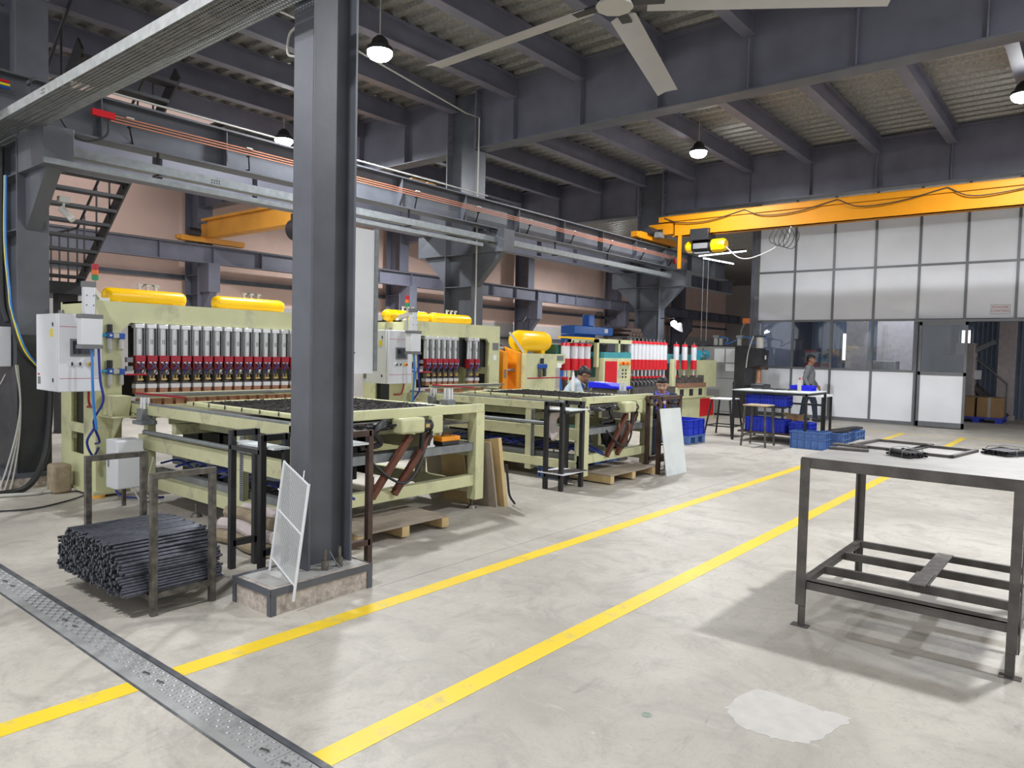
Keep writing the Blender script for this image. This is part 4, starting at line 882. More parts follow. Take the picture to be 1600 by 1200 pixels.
rag = MB(); nx_, nz_ = 10, 8
rag.add([(-4.95+.02*math.sin(j*1.1), 6.74+.19*i/nx_+.02*math.sin(j*.8), .93-.40*j/nz_*(1-.35*abs(i/nx_-.4))+.012*math.sin(i*2.1)) for j in range(nz_+1) for i in range(nx_+1)], [(j*(nx_+1)+i, j*(nx_+1)+i+1, (j+1)*(nx_+1)+i+1, (j+1)*(nx_+1)+i) for j in range(nz_) for i in range(nx_)])
o = single('hanging_rag', rag, 'cloth_pale', 'pale cloth rag hanging inside the black stand', 'rag', (-4.95, 6.84, .53)); o.modifiers.new('s', 'SOLIDIFY').thickness = .006
stand('brown angle-iron stand beside the leaning white sheet', -4.67, -4.50, 8.57, 9.14, 1.02, 'y', 'iron_rust', w=.05)
# leaning white sheet
t0 = MB(); a = [(-4.33, 8.47, 0), (-4.30, 8.98, 0), (-4.42, 8.98, .86), (-4.45, 8.47, .865)]
t0.add([Vector(p) for p in a]+[Vector(p)+Vector((.012, 0, .002)) for p in a], [(3,2,1,0),(4,5,6,7),(0,1,5,4),(1,2,6,5),(2,3,7,6),(3,0,4,7)])
single('white_board', t0, 'sheet_white', 'white board leaning on the brown stand beside the aisle', 'board', (-4.36, 8.72, 0), smooth=False)
# wooden pallet before the second feed table
def pallet(label, x0, x1, y0, y1, m='wood', n=5, ang=0):
    cx_, cy_ = (x0+x1)/2, (y0+y1)/2; t = Thing('wooden_pallet', label, 'pallet', (cx_, cy_, 0), 'wooden pallets'); hx = (x1-x0)
    for k in range(n): xa = x0+hx*k/n; t.part('deck_board', MB().box(xa+.004, xa+hx/n-.004, y0, y1, .10, .118+.002*(k % 2)), m, bevel=.002)
    for y in (y0, cy_-.04, y1-.08):
        t.part('bearer', MB().box(x0, x1, y, y+.08, .018, .10), 'plank')
    return t
pallet('low wooden pallet on the floor before the second feed table', -5.1, -4.5, 7.40, 8.50, 'ply', 4)
pallet('dark wooden pallet under the nearest feed table, behind the pillar', -4.95, -4.40, 3.55, 4.55, 'ply', 5)
# planks leaning on machine 1's feed table
for k, (y, x0, x1, h, tk, m, lab) in enumerate(((5.50, -5.62, -4.66, .66, .022, 'ply', 'wide dusty plywood board leaning on the nearest feed table'), (5.58, -4.84, -4.62, .70, .05, 'plank', 'thick yellow timber plank on edge beside the plywood board'), (5.46, -5.35, -5.0, .62, .02, 'plank', 'narrow leaning board in front of the plywood'))):
    mb = MB(); dy = -.10
    pts = [(x0, y, 0), (x1, y, 0), (x1-.02, y+dy, h), (x0+.02, y+dy, h-.03)]
    mb.add([Vector(p) for p in pts]+[Vector(p)+Vector((0, tk, 0)) for p in pts], [(0,1,2,3),(7,6,5,4),(0,4,5,1),(1,5,6,2),(2,6,7,3),(3,7,4,0)])
    single('leaning_board', mb, m, lab, 'board', ((x0+x1)/2, y, 0), smooth=False)
single('black_strap', MB().tube(bez([(-4.66, 5.64, .42), (-4.65, 5.66, .25), (-4.64, 5.68, .1), (-4.60, 5.72, .012)], 12), .012), 'black', 'black strap hanging behind the thick timber plank', 'strap', (-4.56, 5.66, 0))
# tool box and panel on the shelf of machine 1
t = Thing('tool_box', 'orange and black tool box on the shelf of the nearest feed table', 'tool box', (-4.82, 4.95, .66))
t.part('body', MB().box(-4.90, -4.77, 4.83, 5.06, .66, .70), 'black', bevel=.006); t.part('lid', MB().box(-4.905, -4.765, 4.82, 5.07, .70, .745), 'orange', bevel=.008); t.part('handle', MB().tube([(-4.835, 4.89, .745), (-4.835, 4.90, .775), (-4.835, 4.99, .775), (-4.835, 5.0, .745)], .008), 'rust_bar')
single('document_holder', MB().box(-4.86, -4.80, 4.66, 4.74, .66, .80).box(-4.87, -4.79, 4.65, 4.75, .66, .68), 'white', 'white document holder standing left of the orange tool box', 'holder', (-4.83, 4.7, .66))
# bundle of pale wrapped rolls under the feed table left of the pillar
for k in range(7):
    y = 2.95+.05*k; z = .055+.085*(k % 3); x = -5.05
    mb = MB().tube(bez([(x-.35, y, z), (x-.1, y+.02, z+.01), (x+.15, y-.01, z), (x+.36, y+.02, z)], 12), .05, 10)
    single('wrapped_roll', mb, 'cloth_pale' if k % 2 else 'sack', ('pale' if k % 2 else 'brown')+' dusty wrapped roll, %s from the front in the heap behind the black stand' % names[k], 'roll', (x, y, z), 'dusty wrapped rolls behind the black stand')
# paper sack by the first column
sk = MB().box(-8.42, -8.22, 2.74, 2.92, 0, .30); o = single('paper_sack', sk, 'sack', 'brown paper sack between the wrapped column and the machine post', 'sack', (-8.32, 2.83, 0), bevel=.03)
# ================================================================ white mesh panel leaning on the pillar
BR, TR, BL = Vector((-3.625, 2.458, .066)), Vector((-3.60, 2.54, .75)), Vector((-3.985, 2.53, .157)); TL = BL+(TR-BR)
def mp(u, v): return BL+(BR-BL)*u+(TL-BL)*v
t = Thing('mesh_panel', 'white wire mesh panel with a centre bar leaning against the foreground pillar', 'mesh panel', (-3.8, 2.5, .07))
f0 = .12
for u, lab in ((0, 'left'), (1, 'right')): t.part('side_bar', MB().tube([mp(u, 0), mp(u, 1)], .0085, 8), 'white')
for v in (f0, .56, .99): t.part('cross_bar', MB().tube([mp(0, v), mp(1, v)], .0055, 8), 'white')
wm = MB(); nu, nv = 30, 58
for k in range(1, nu): wm.tube([mp(k/nu, f0), mp(k/nu, .99)], .0016, 4)
for k in range(1, nv): wm.tube([mp(0, f0+(.99-f0)*k/nv), mp(1, f0+(.99-f0)*k/nv)], .0016, 4)
q = t.part('wire_mesh', wm, 'wire_white'); q['kind'] = 'stuff'
t.part('hook', MB().tube([mp(.78, .99), mp(.78, 1.07)], .004, 6), 'white'); t.part('hook', MB().tube([mp(-.1, .72), mp(.02, .72)], .004, 6), 'white')
# ================================================================ big steel table on the right
t = Thing('steel_table', 'large dark angle-iron table with a grey sheet top, right foreground', 'table', (-.81, 4.95, 0))
x0, x1, y0, y1 = -1.345, -.275, 4.315, 5.60; H = .985
t.part('table_top', MB().box(x0, x1, y0, y1, H-.012, H), 'table_top', bevel=.002)
t.part('apron', MB().box(x0, x1, y0-.002, y0+.004, H-.062, H-.001), 'iron', bevel=.001); t.part('apron', MB().box(x0, x1, y1-.006, y1, H-.06, H-.012), 'iron'); t.part('apron', MB().box(x0-.002, x0+.004, y0, y1, H-.06, H-.002), 'iron'); t.part('apron', MB().box(x1-.006, x1, y0, y1, H-.06, H-.012), 'iron')
for i, x in enumerate((x0, x1)):
    for j, y in enumerate((y0, y1)):
        sx_, sy_ = (1 if i == 0 else -1), (1 if j == 0 else -1); a = .05
        lg = t.part('leg', MB().box(x-.004, x+sx_*a, y-.006 if j == 0 else y+.004, y+.0 if j == 0 else y-.004, .12, H-.01).box(x-.004 if i == 0 else x+.004, x+.003 if i == 0 else x-.003, y, y+sy_*a, .12, H-.01), 'iron')
        t.part('leg_extension', MB().box(x+sx_*.012-.0, x+sx_*.052, y+sy_*.002, y+sy_*.007, .004, .27).box(x+sx_*.012, x+sx_*.017, y, y+sy_*.045, .004, .27), 'iron', lg); t.part('foot_plate', MB().box(x-.02*sx_, x+.075*sx_, y-.03, y+.03, 0, .005), 'iron', lg)
ZS = .262
for k, y in enumerate((y0+.02, y0+.43, y0+.86, y1-.02)): t.part('shelf_bar', MB().box(x0, x1, y-.014, y+.014, ZS-.045 if k in (0, 3) else ZS-.05, ZS), 'iron', bevel=.001)
t.part('front_ledge', MB().box(x0, x1, y0, y0+.10, ZS-.004, ZS), 'iron')
for x in (x0+.02, x1-.02): t.part('shelf_bar', MB().box(x-.02, x+.02, y0, y1, ZS-.04, ZS-.002), 'iron')
t.part('flat_plate', MB().box(-.83, -.735, y0+.40, y1-.01, ZS, ZS+.006), 'iron_worn', bevel=.001); t.part('flat_plate', MB().box(-.84, -.745, y0+.36, y0+.66, ZS+.006, ZS+.012), 'iron_worn')
# things lying on it
def rect_frame(label, ang, c, w, d, extra=None):
    t = Thing('bar_frame', label, 'frame', (*c, H), 'rectangular bar frames on the steel table'); b = .026; hb = .016
    def B(nm, xa, xb, ya, yb):
        q = MB().box(xa, xb, ya, yb, 0, hb).build(nm, 'iron', t.o); return q
    B('bar', -w/2, w/2, -d/2, -d/2+b); B('bar', -w/2, w/2, d/2-b, d/2); B('bar', -w/2, -w/2+b, -d/2, d/2); B('bar', w/2-b, w/2, -d/2, d/2)
    if extra: MB().box(-w/2-.1, -w/2+.12, -d/2-.03, -d/2+.05, 0, .012).build('flat_strip', 'iron', t.o)
    t.o.rotation_euler = (0, 0, ang); return t
rect_frame('left rectangular bar frame with loose strips on the steel table', -.10, (-1.08, 5.32), .36, .52, True)
rect_frame('right rectangular bar frame lying on the steel table', -.14, (-.79, 5.22), .30, .50)
single('flat_bar', MB().bar((-1.34, 4.84, H+.008), (-1.12, 4.88, H+.008), .06, .014), 'iron', 'short flat bar at the left edge of the steel table', 'bar', (-1.23, 4.86, H))
def bundle(label, c, ang, n, w, l):
    t = Thing('rod_bundle', label, 'bundle', (*c, H), 'wired bundles of small black parts'); m = MB()
    for k in range(n):
        x = (k % (n//2))*w/(n//2)-w/2; z = .010+.016*(k//(n//2)); m.bar((x, -l/2+random.uniform(-.012, .012), z), (x+random.uniform(-.01, .01), l/2+random.uniform(-.012, .012), z+random.uniform(0, .01)), .011, .012)
    q = m.build('small_parts', 'black', t.o, smooth=False); q['kind'] = 'stuff'
    for v in (-.25, .3): MB().tube(bez([(-w/2-.01, l*v, .0), (-w/2, l*v, .045), (0, l*v+.01, .052), (w/2, l*v, .045), (w/2+.01, l*v+.01, .0)], 14), .0022, 5).build('tie_wire', 'galv', t.o)
    t.o.rotation_euler = (0, 0, ang); return t
bundle('small heap of wired black parts in the middle of the steel table', (-.90, 4.83), 1.05, 26, .15, .16)
bundle('second heap of wired black parts at the right edge of the steel table', (-.46, 5.42), -.5, 26, .17, .20)
# ================================================================ cables and box at the wrapped column
def cable(label, pts, r, m, grp=None, n=30): return single('cable', MB().tube(bez(pts, n), r, 8), m, label, 'cable', pts[0], grp)
cable('thick black hose running from the wrapped column down to the floor', [(-8.84, 2.93, 1.25), (-8.80, 2.90, .7), (-8.72, 2.82, .3), (-8.55, 2.62, .06), (-8.45, 2.35, .03), (-8.5, 1.9, .03)], .032, 'rubber')
for k in range(3): cable(['leftmost', 'middle', 'rightmost'][2-k]+' thin grey cable fanning out below the wrapped column', [(-8.84+.004*k, 2.62-.01*k, 1.3), (-8.83, 2.64, .9), (-8.82, 2.62-.02*k, .5), (-8.72, 2.52-.05*k, .05), (-8.65, 2.44-.06*k, .01)], .009, 'pvc', 'thin grey cables at the wrapped column')
cable('grey hose lying on the floor toward the machine base', [(-8.6, 2.0, .02), (-8.4, 2.35, .02), (-8.3, 2.6, .02), (-8.32, 2.72, .02), (-8.2, 3.05, .03)], .018, 'pvc')
cable('black cable curving over the floor before the machine base', [(-7.75, 2.0, .012), (-7.6, 2.35, .012), (-7.75, 2.7, .012), (-7.9, 2.93, .02)], .008, 'rubber')
for k, c in enumerate(('blue_hose', 'label_yellow', 'black')):
    cable(['blue', 'yellow', 'black'][k]+' cable strapped to the side of the wrapped column', [(-9.1-.02*k, 2.60, 3.3), (-9.08-.03*k, 2.59, 2.6), (-9.0-.02*k, 2.60, 2.1), (-8.9, 2.60-.01*k, 1.8), (-8.84, 2.70-.02*k, 1.45), (-8.83, 2.86, 1.2)], .014, c)
cable('fat black cable hanging down the side of the wrapped column', [(-9.16, 2.58, 3.6), (-9.16, 2.57, 2.8), (-9.12, 2.57, 2.0), (-9.0, 2.58, 1.75)], .03, 'rubber')
t = Thing('junction_box', 'flat white junction box on the left side of the wrapped column', 'box', (-9.2, 2.55, 1.26)); t.part('body', MB().box(-9.32, -9.0, 2.46, 2.61, 1.28, 1.70), 'white', bevel=.006); t.part('lid', MB().box(-9.31, -9.01, 2.45, 2.46, 1.29, 1.69), 'white'); t.part('cable', MB().tube(bez([(-9.05, 2.5, 1.28), (-9.08, 2.47, 1.15), (-9.02, 2.5, 1.08), (-8.98, 2.55, 1.2)], 12), .006), 'pvc')
t = Thing('security_camera', 'small pale security camera under the corbel of the wrapped column', 'camera', (-8.6, 2.95, 2.95)); t.part('mount', MB().box(-8.62, -8.54, 2.92, 3.02, 3.02, 3.08), 'pvc'); t.part('arm', MB().cyl((-8.58, 2.97, 2.94), (-8.58, 2.97, 3.03), .012), 'pvc'); t.part('body', MB().cyl((-8.60, 2.95, 2.96), (-8.50, 3.03, 2.84), .035, n=12), 'pvc')
# ================================================================ far machines
def big_head(t, x, y, r, zt, m='red_bright'):
    b = t.part('cylinder_barrel', MB().cyl((x, y, 1.46), (x, y, zt), r, n=16), 'white'); t.part('top_cap', MB().cyl((x, y, zt), (x, y, zt+.055), r*1.12, r*.9, 14), m, b)
    t.part('red_sleeve', MB().cyl((x, y, 1.24), (x, y, 1.46), r*1.12, n=14), m, b); t.part('piston', MB().cyl((x, y, 1.10), (x, y, 1.24), r*.35, n=8), 'chrome', b)
    t.part('red_collar', MB().cyl((x, y, 1.06), (x, y, 1.10), r*.8, n=12), m, b); t.part('electrode', MB().cyl((x, y, .86), (x, y, 1.06), r*.45, r*.7, 8), 'iron', b); t.part('valve', MB().cyl((x, y, zt+.055), (x, y, zt+.11), r*.22, n=8), 'galv', b)
    t.part('shunt', MB().tube(bez([(x+r*.6, y, 1.0), (x+r*1.6, y, .96), (x+r*1.5, y, .9), (x+r*.5, y, .86)], 8), .014), 'galv', b)
# welding press with four fat cylinders and its tank
XA = -7.75
t = Thing('four_cylinder_press', 'cream press with four fat red and white cylinders and a yellow tank', 'machine', (-8.0, 11, 0), 'far red cylinder presses')
t.part('side_body', MB().prism([(9.85, .05), (10.72, .05), (10.72, 1.28), (11.02, 1.38), (11.02, 1.54), (9.85, 1.54)], 'x', XA-.6, XA), 'cream', smooth=False)
tk = t.part('air_tank', MB().lathe((XA-.35, 9.95, 1.76), (0,1,0), [(0, .08), (.03, .16), (.1, .19), (.82, .19), (.9, .16), (.93, .08)], 20), 'yellow'); t.part('tank_leg', MB().box(XA-.45, XA-.25, 10.1, 10.2, 1.54, 1.62).box(XA-.45, XA-.25, 10.62, 10.72, 1.54, 1.62), 'yellow', tk)
t.part('pressure_gauge', MB().tube([(XA-.35, 10.2, 1.95), (XA-.35, 10.2, 2.1), (XA-.35, 10.3, 2.2)], .012), 'black', tk)
ar = t.part('air_regulator', MB().box(XA, XA+.06, 10.18, 10.40, 1.28, 1.36), 'blue', bevel=.01); t.part('bowl', MB().cyl((XA+.03, 10.22, 1.28), (XA+.03, 10.22, 1.12), .03, n=10).cyl((XA+.03, 10.36, 1.28), (XA+.03, 10.36, 1.14), .03, n=10), 'iron', ar); t.part('knob', MB().cyl((XA+.03, 10.28, 1.36), (XA+.03, 10.28, 1.46), .03, n=10), 'black', ar)
t.part('name_plate', MB().box(XA, XA+.004, 10.76, 10.96, 1.42, 1.51), 'label_grey'); t.part('label', MB().box(XA, XA+.004, 10.78, 10.9, 1.29, 1.38), 'paper')
for y in (11.16, 11.42, 11.64, 11.86): big_head(t, XA-.1, y, .085, 1.70)
t.part('frame', MB().box(XA-.5, XA-.2, 11.0, 12.0, 1.3, 1.72).box(XA-.5, XA-.2, 10.9, 12.05, 0, .8), 'green_dark'); t.part('manifold', MB().box(XA-.2, XA+.0, 11.05, 12.0, 1.84, 1.87), 'yellow'); t.part('lower_arm', MB().box(XA-.2, XA+.1, 10.9, 12.0, .72, .86), 'iron')
# open frame and cabinet machine
t = Thing('ten_cylinder_press', 'long cream press with ten slim red and white cylinders', 'machine', (-8.0, 14.2, 0), 'far red cylinder presses')
for y in (12.1, 12.9): t.part('frame_post', MB().box(XA-.7, XA-.62, y, y+.07, 0, 1.85).box(XA-.08, XA, y, y+.07, 1.3, 1.85), 'cream')
t.part('frame_beam', MB().box(XA-.7, XA, 12.1, 13.5, 1.78, 1.86), 'cream'); t.part('transformer', MB().box(XA-.65, XA-.1, 12.2, 13.3, 1.1, 1.5), 'green_dark'); t.part('coil', MB().cyl((XA-.4, 12.6, 1.62), (XA-.2, 12.6, 1.62), .13, n=16), 'black')
cbn = t.part('control_cabinet', MB().box(XA-.25, XA+.08, 12.22, 13.28, .75, 1.48), 'cream', bevel=.008); t.part('top_box', MB().box(XA-.25, XA+.07, 12.25, 13.3, 1.48, 1.60), 'teal', cbn); t.part('red_door', MB().box(XA+.08, XA+.09, 12.28, 12.72, .8, 1.42), 'red_bright', cbn)
for k in range(5): t.part('lamp_knob', MB().cyl((XA+.08, 12.86+.08*k, 1.38), (XA+.11, 12.86+.08*k, 1.38), .035, n=10), ('orange', 'red_bright', 'orange', 'amber_lens', 'orange')[k], cbn)
for k in range(6): t.part('button', MB().cyl((XA+.08, 12.95+.12*(k % 2), 1.24-.07*(k//2)), (XA+.1, 12.95+.12*(k % 2), 1.24-.07*(k//2)), .018, n=8), 'black', cbn)
t.part('meter', MB().box(XA+.08, XA+.085, 12.78, 12.9, 1.1, 1.24), 'pvc', cbn)
for k in range(10): big_head(t, XA-.05, 13.48+.168*k, .066, 1.80)
t.part('back_beam', MB().box(XA-.45, XA-.2, 13.35, 15.3, 1.4, 1.62), 'teal'); t.part('lower_arm', MB().box(XA-.3, XA+.12, 13.35, 15.25, .72, .86), 'iron'); t.part('base', MB().box(XA-.7, XA+.05, 12.1, 15.2, 0, .72), 'cream')
t.part('post', MB().box(XA-.02, XA+.08, 15.20, 15.34, 0, 1.48), 'cream', bevel=.01)
t = Thing('three_cylinder_press', 'cream press with three slim red cylinders and a red side panel', 'machine', (-8.0, 16.4, 0), 'far red cylinder presses')
for y in (15.58, 16.02, 16.52): big_head(t, XA-.05, y, .066, 1.78)
t.part('back_beam', MB().box(XA-.45, XA-.2, 15.4, 17.4, 1.38, 1.6), 'teal'); t.part('side_body', MB().prism([(16.9, .8), (17.75, .8), (17.75, 1.47), (16.75, 1.47)], 'x', XA-.6, XA), 'cream', smooth=False)
bb = t.part('base_box', MB().box(XA-.6, XA+.1, 15.36, 17.0, .56, .82), 'cream', bevel=.01)
for y in (15.62, 16.12, 16.62): t.part('port', MB().box(XA+.1, XA+.104, y-.1, y+.1, .62, .78), 'black', bb)
t.part('base', MB().box(XA-.6, XA+.04, 15.5, 17.6, 0, .56), 'cream'); t.part('red_panel', MB().box(XA+.04, XA+.05, 16.75, 17.55, .08, .52), 'red_bright'); t.part('lower_arm', MB().box(XA-.2, XA+.12, 15.4, 16.9, .82, .92), 'copper'); t.part('motor', MB().cyl((XA-.2, 17.1, 1.6), (XA-.2, 17.5, 1.6), .12, n=14), 'cyan_fit')
for k in range(9): t.part('loose_head', MB().box(XA-.02, XA+.1, 15.5+.15*k, 15.6+.15*k, .92, 1.0+.05*(k % 3)), 'iron')
# orange frame machine
t = Thing('orange_machine', 'orange steel machine frame right of the second welding machine', 'machine', (-8.1, 9.6, 0))
for y in (9.36, 9.72): t.part('side_plate', MB().prism([(XA-.6, .05), (XA-.1, .05), (XA-.1, 1.55), (XA-.45, 1.65), (XA-.6, 1.4)], 'y', y, y+.12), 'orange', smooth=False)
t.part('pulley', MB().cyl((XA-.5, 9.5, 1.55), (XA-.5, 9.72, 1.55), .14, n=16), 'steel_black'); t.part('cross_bar', MB().cyl((XA-.15, 9.4, 1.25), (XA-.15, 9.8, 1.25), .02), 'galv'); t.part('slot', MB().box(XA-.1, XA-.097, 9.39, 9.45, 1.12, 1.26), 'label_grey'); t.part('lever', MB().bar((XA-.3, 9.75, 1.9), (XA-.1, 9.92, 1.55), .05, .04), 'pvc')
# blue machine and the pile of brown bars behind
t = Thing('blue_machine', 'bright blue machine head seen above the red cylinders', 'machine', (-9.9, 14.6, 0)); t.part('column', MB().box(-10.2, -9.8, 14.3, 15.2, 0, 2.02), 'blue_mach'); t.part('head', MB().box(-10.0, -9.6, 14.0, 15.7, 2.02, 2.22), 'blue_mach', bevel=.02); t.part('motor', MB().box(-9.9, -9.7, 14.75, 15.0, 2.22, 2.5), 'blue_mach', bevel=.02); t.part('label', MB().box(-9.6, -9.596, 15.3, 15.45, 2.08, 2.18), 'paper'); t.part('cable', MB().tube(bez([(-9.8, 15.0, 2.4), (-9.8, 15.4, 2.6), (-9.8, 15.9, 2.3)], 10), .012), 'rubber')
t = Thing('storage_rack', 'tall dark rack holding brown sacks behind the ten cylinder press', 'rack', (-9.6, 16.2, 0))
for x in (-9.9, -9.3):
    for y in (15.85, 16.7): t.part('post', MB().box(x-.03, x+.03, y-.03, y+.03, 0, 2.0), 'iron')
t.part('shelf', MB().box(-9.95, -9.25, 15.8, 16.8, 1.98, 2.02), 'iron'); t.part('shelf', MB().box(-9.95, -9.25, 15.8, 16.8, 1.0, 1.04), 'iron')
for k in range(7):
    y = 15.98+.085*k; z = 2.075+.10*(k % 2); single('folded_sack', MB().tube(bez([(-9.9, y, z), (-9.6, y+.08, z+.02), (-9.25, y, z)], 8), .06, 8), 'iron_rust', 'brown folded sack on the tall rack, %s from the left in the heap' % names[k], 'sack', (-9.6, y, z), 'brown sacks heaped on the rack')
# grey cabinet with papers
t = Thing('grey_cabinet', 'tall grey steel cabinet with papers taped on its front', 'cabinet', (-8.0, 18.8, 0))
t.part('body', MB().box(-8.75, -7.48, 18.55, 19.1, .05, 1.84), 'cab_grey', bevel=.008); t.part('top_rim', MB().box(-8.77, -7.46, 18.53, 19.12, 1.84, 1.87), 'steel_black'); t.part('plinth', MB().box(-8.72, -7.5, 18.58, 19.08, 0, .06), 'steel_black')
t.part('door', MB().box(-8.3, -7.52, 18.535, 18.55, .12, .98), 'cab_grey'); t.part('door', MB().box(-8.3, -7.52, 18.535, 18.55, 1.0, 1.80), 'cab_grey')
for k, (x0, x1, z0, z1) in enumerate(((-8.16, -7.88, 1.42, 1.78), (-7.84, -7.56, 1.42, 1.78), (-7.84, -7.56, 1.19, 1.38))):
    single('paper_sheet', MB().box(x0, x1, 18.531, 18.534, z0, z1), 'paper', ['left upper paper sheet taped on the grey cabinet', 'right upper paper sheet taped on the grey cabinet', 'lower paper sheet taped on the grey cabinet'][k], 'paper', ((x0+x1)/2, 18.53, z0))
for k, x in enumerate((-8.2, -7.55)):
    t = Thing('air_filter', ['double air filter standing on the grey cabinet', 'single air filter at the right end of the grey cabinet'][k], 'filter', (x, 18.7, 1.87)); t.part('bowl', MB().cyl((x, 18.7, 1.87), (x, 18.7, 2.06), .055, n=12), 'pvc'); t.part('head', MB().box(x-.07, x+.1, 18.64, 18.76, 2.06, 2.14), 'galv')
    if k == 0: t.part('bowl', MB().cyl((x+.14, 18.7, 1.87), (x+.14, 18.7, 2.06), .05, n=12), 'pvc')
    t.part('hose', MB().tube(bez([(x+.1, 18.7, 2.1), (x+.35, 18.65, 2.05), (x+.3, 18.65, 1.9), (x+.5, 18.7, 1.98), (x+.75, 18.7, 2.1)], 16), .014), 'blue_hose')
# spot welder column machine
t = Thing('pedestal_welder', 'dark pedestal spot welder with a cylinder on top beside the grey cabinet', 'machine', (-7.0, 18.3, 0))
t.part('body', MB().prism([(-7.42, 0), (-6.95, 0), (-6.95, .75), (-7.15, .85), (-7.15, 1.3), (-6.75, 1.35), (-6.72, 1.75), (-7.42, 1.85)], 'y', 18.1, 18.6), 'steel_black', smooth=False)
t.part('cylinder', MB().cyl((-6.85, 18.3, 1.78), (-6.85, 18.3, 2.08), .09, n=14), 'pvc'); t.part('cylinder_cap', MB().box(-6.96, -6.74, 18.2, 18.4, 2.08, 2.12).box(-6.96, -6.74, 18.2, 18.4, 1.76, 1.80), 'steel_black'); t.part('tie_rod', MB().cyl((-6.85, 18.3, 2.1), (-6.85, 18.3, 2.42), .02), 'galv')
t.part('upper_arm', MB().box(-7.0, -6.65, 18.2, 18.4, 1.26, 1.33), 'iron_rust'); t.part('electrode', MB().cyl((-6.85, 18.3, 1.26), (-6.85, 18.3, .92), .06, .08, 12), 'copper'); t.part('lower_arm', MB().box(-7.0, -6.62, 18.15, 18.45, .75, .86), 'iron_rust'); t.part('hose', MB().tube(bez([(-7.1, 18.08, 1.3), (-7.05, 18.06, 1.7), (-6.95, 18.1, 2.1)], 10), .014), 'pvc'); t.part('name_plate', MB().box(-6.715, -6.71, 18.3, 18.4, 1.52, 1.62), 'paper')
t = Thing('flag', 'little orange flag on a bent pole behind the grey cabinet', 'flag', (-7.75, 19.3, 0)); t.part('pole', MB().tube([(-7.75, 19.3, 0), (-7.75, 19.3, 2.3), (-7.65, 19.3, 2.5)], .018), 'galv'); t.part('cloth', MB().box(-7.72, -7.52, 19.29, 19.3, 2.48, 2.62), 'flag')
# ================================================================ far work table, stools, crates
t = Thing('work_table', 'black framed work table with a pale top and blue crates around it', 'table', (-4.65, 13.85, 0))
x0, x1, y0, y1, h = -5.45, -4.08, 13.25, 14.40, .955
t.part('table_top', MB().box(x0, x1, y0, y1, h-.02, h), 'sheet_white'); t.part('apron', MB().box(x0, x1, y0, y0+.03, h-.06, h-.02).box(x0, x1, y1-.03, y1, h-.06, h-.02).box(x0, x0+.03, y0, y1, h-.06, h-.02).box(x1-.03, x1, y0, y1, h-.06, h-.02), 'steel_black')
for x in (x0+.02, x1-.02):
    for y in (y0+.02, y1-.02): t.part('leg', MB().box(x-.02, x+.02, y-.02, y+.02, 0, h-.06), 'steel_black')
t.part('end_post', MB().box(x0, x0+.03, y0, y0+.03, h, h+.14), 'steel_black'); t.part('low_shelf', MB().box(x0+.1, x1-.05, y0+.05, y1-.05, .16, .19), 'iron_rust'); t.part('crate_rail', MB().box(x0+.1, x1-.4, y0+.10, y0+.13, .64, .67), 'steel_black'); t.part('crate_rail', MB().box(x0+.1, x1-.4, y0+.40, y0+.43, .64, .67), 'steel_black')
def crate(label, x, y, z, w, d, h_, m='crate', rz=0., grp='blue plastic crates', ribs=True):
    t = Thing('plastic_crate', label, 'crate', (x, y, z), grp); k = .012
    MB().box(-w/2, w/2, -d/2, d/2, 0, k).build('base', m, t.o)
    for nm, a in (('side_wall', (-w/2, w/2, -d/2, -d/2+k)), ('side_wall', (-w/2, w/2, d/2-k, d/2)), ('side_wall', (-w/2, -w/2+k, -d/2, d/2)), ('side_wall', (w/2-k, w/2, -d/2, d/2))): MB().box(*a, k, h_).build(nm, m, t.o)
    rm_ = MB(); 
    for zz in (h_-.02, h_*.55): 
        rm_.box(-w/2-.022, w/2+.022, -d/2-.022, -d/2, zz, zz+.016); rm_.box(w/2, w/2+.022, -d/2, d/2, zz, zz+.016); rm_.box(-w/2-.012, -w/2, -d/2, d/2, zz, zz+.016); rm_.box(-w/2-.012, w/2+.012, d/2, d/2+.012, zz, zz+.016)
    for i in range(6): xx = -w/2+w*i/5; rm_.box(xx-.006, xx+.006, -d/2-.02, -d/2, 0, h_); 
    for i in range(4): yy = -d/2+d*i/3; rm_.box(w/2, w/2+.02, yy-.006, yy+.006, 0, h_)
    rm_.build('ribs', m, t.o); t.o.rotation_euler = (0, 0, rz); return t
crate('big pale blue crate standing before the work table corner', -3.95, 13.10, 0, .56, .36, .30, 'crate_pale'); crate('pale blue crate behind the big crate, right of the work table', -3.70, 13.62, 0, .40, .50, .27, 'crate_pale'); crate('pale blue crate furthest right of the work table', -3.66, 14.35, 0, .40, .60, .26, 'crate_pale')
for k in range(2): single('black_parts', MB().bar((-3.85, 13.4+.75*k, .25-.005*k), (-3.5, 13.75+.75*k, .31), .22, .03), 'black', ['black parts heaped in the crate behind the big crate', 'black parts heaped in the furthest pale crate'][k], 'parts', (-3.7, 13.5+.75*k, .28))
crate('deep blue crate on the table shelf, at its left', -5.05, 13.55, .19, .34, .36, .26); crate('deep blue crate on the table shelf beside the carton', -4.68, 13.55, .19, .34, .36, .24); crate('deep blue crate on the table shelf at its right', -4.22, 13.52, .19, .34, .36, .22, 'crate')
t = Thing('open_carton', 'open brown carton among the blue crates under the work table', 'box', (-4.44, 13.9, .19)); t.part('body', MB().box(-4.60, -4.36, 13.75, 14.0, .19, .50), 'card'); t.part('flap', MB().bar((-4.36, 13.87, .50), (-4.26, 13.87, .55), .25, .006), 'card'); t.part('flap', MB().bar((-4.60, 13.87, .50), (-4.68, 13.87, .53), .25, .006), 'card')
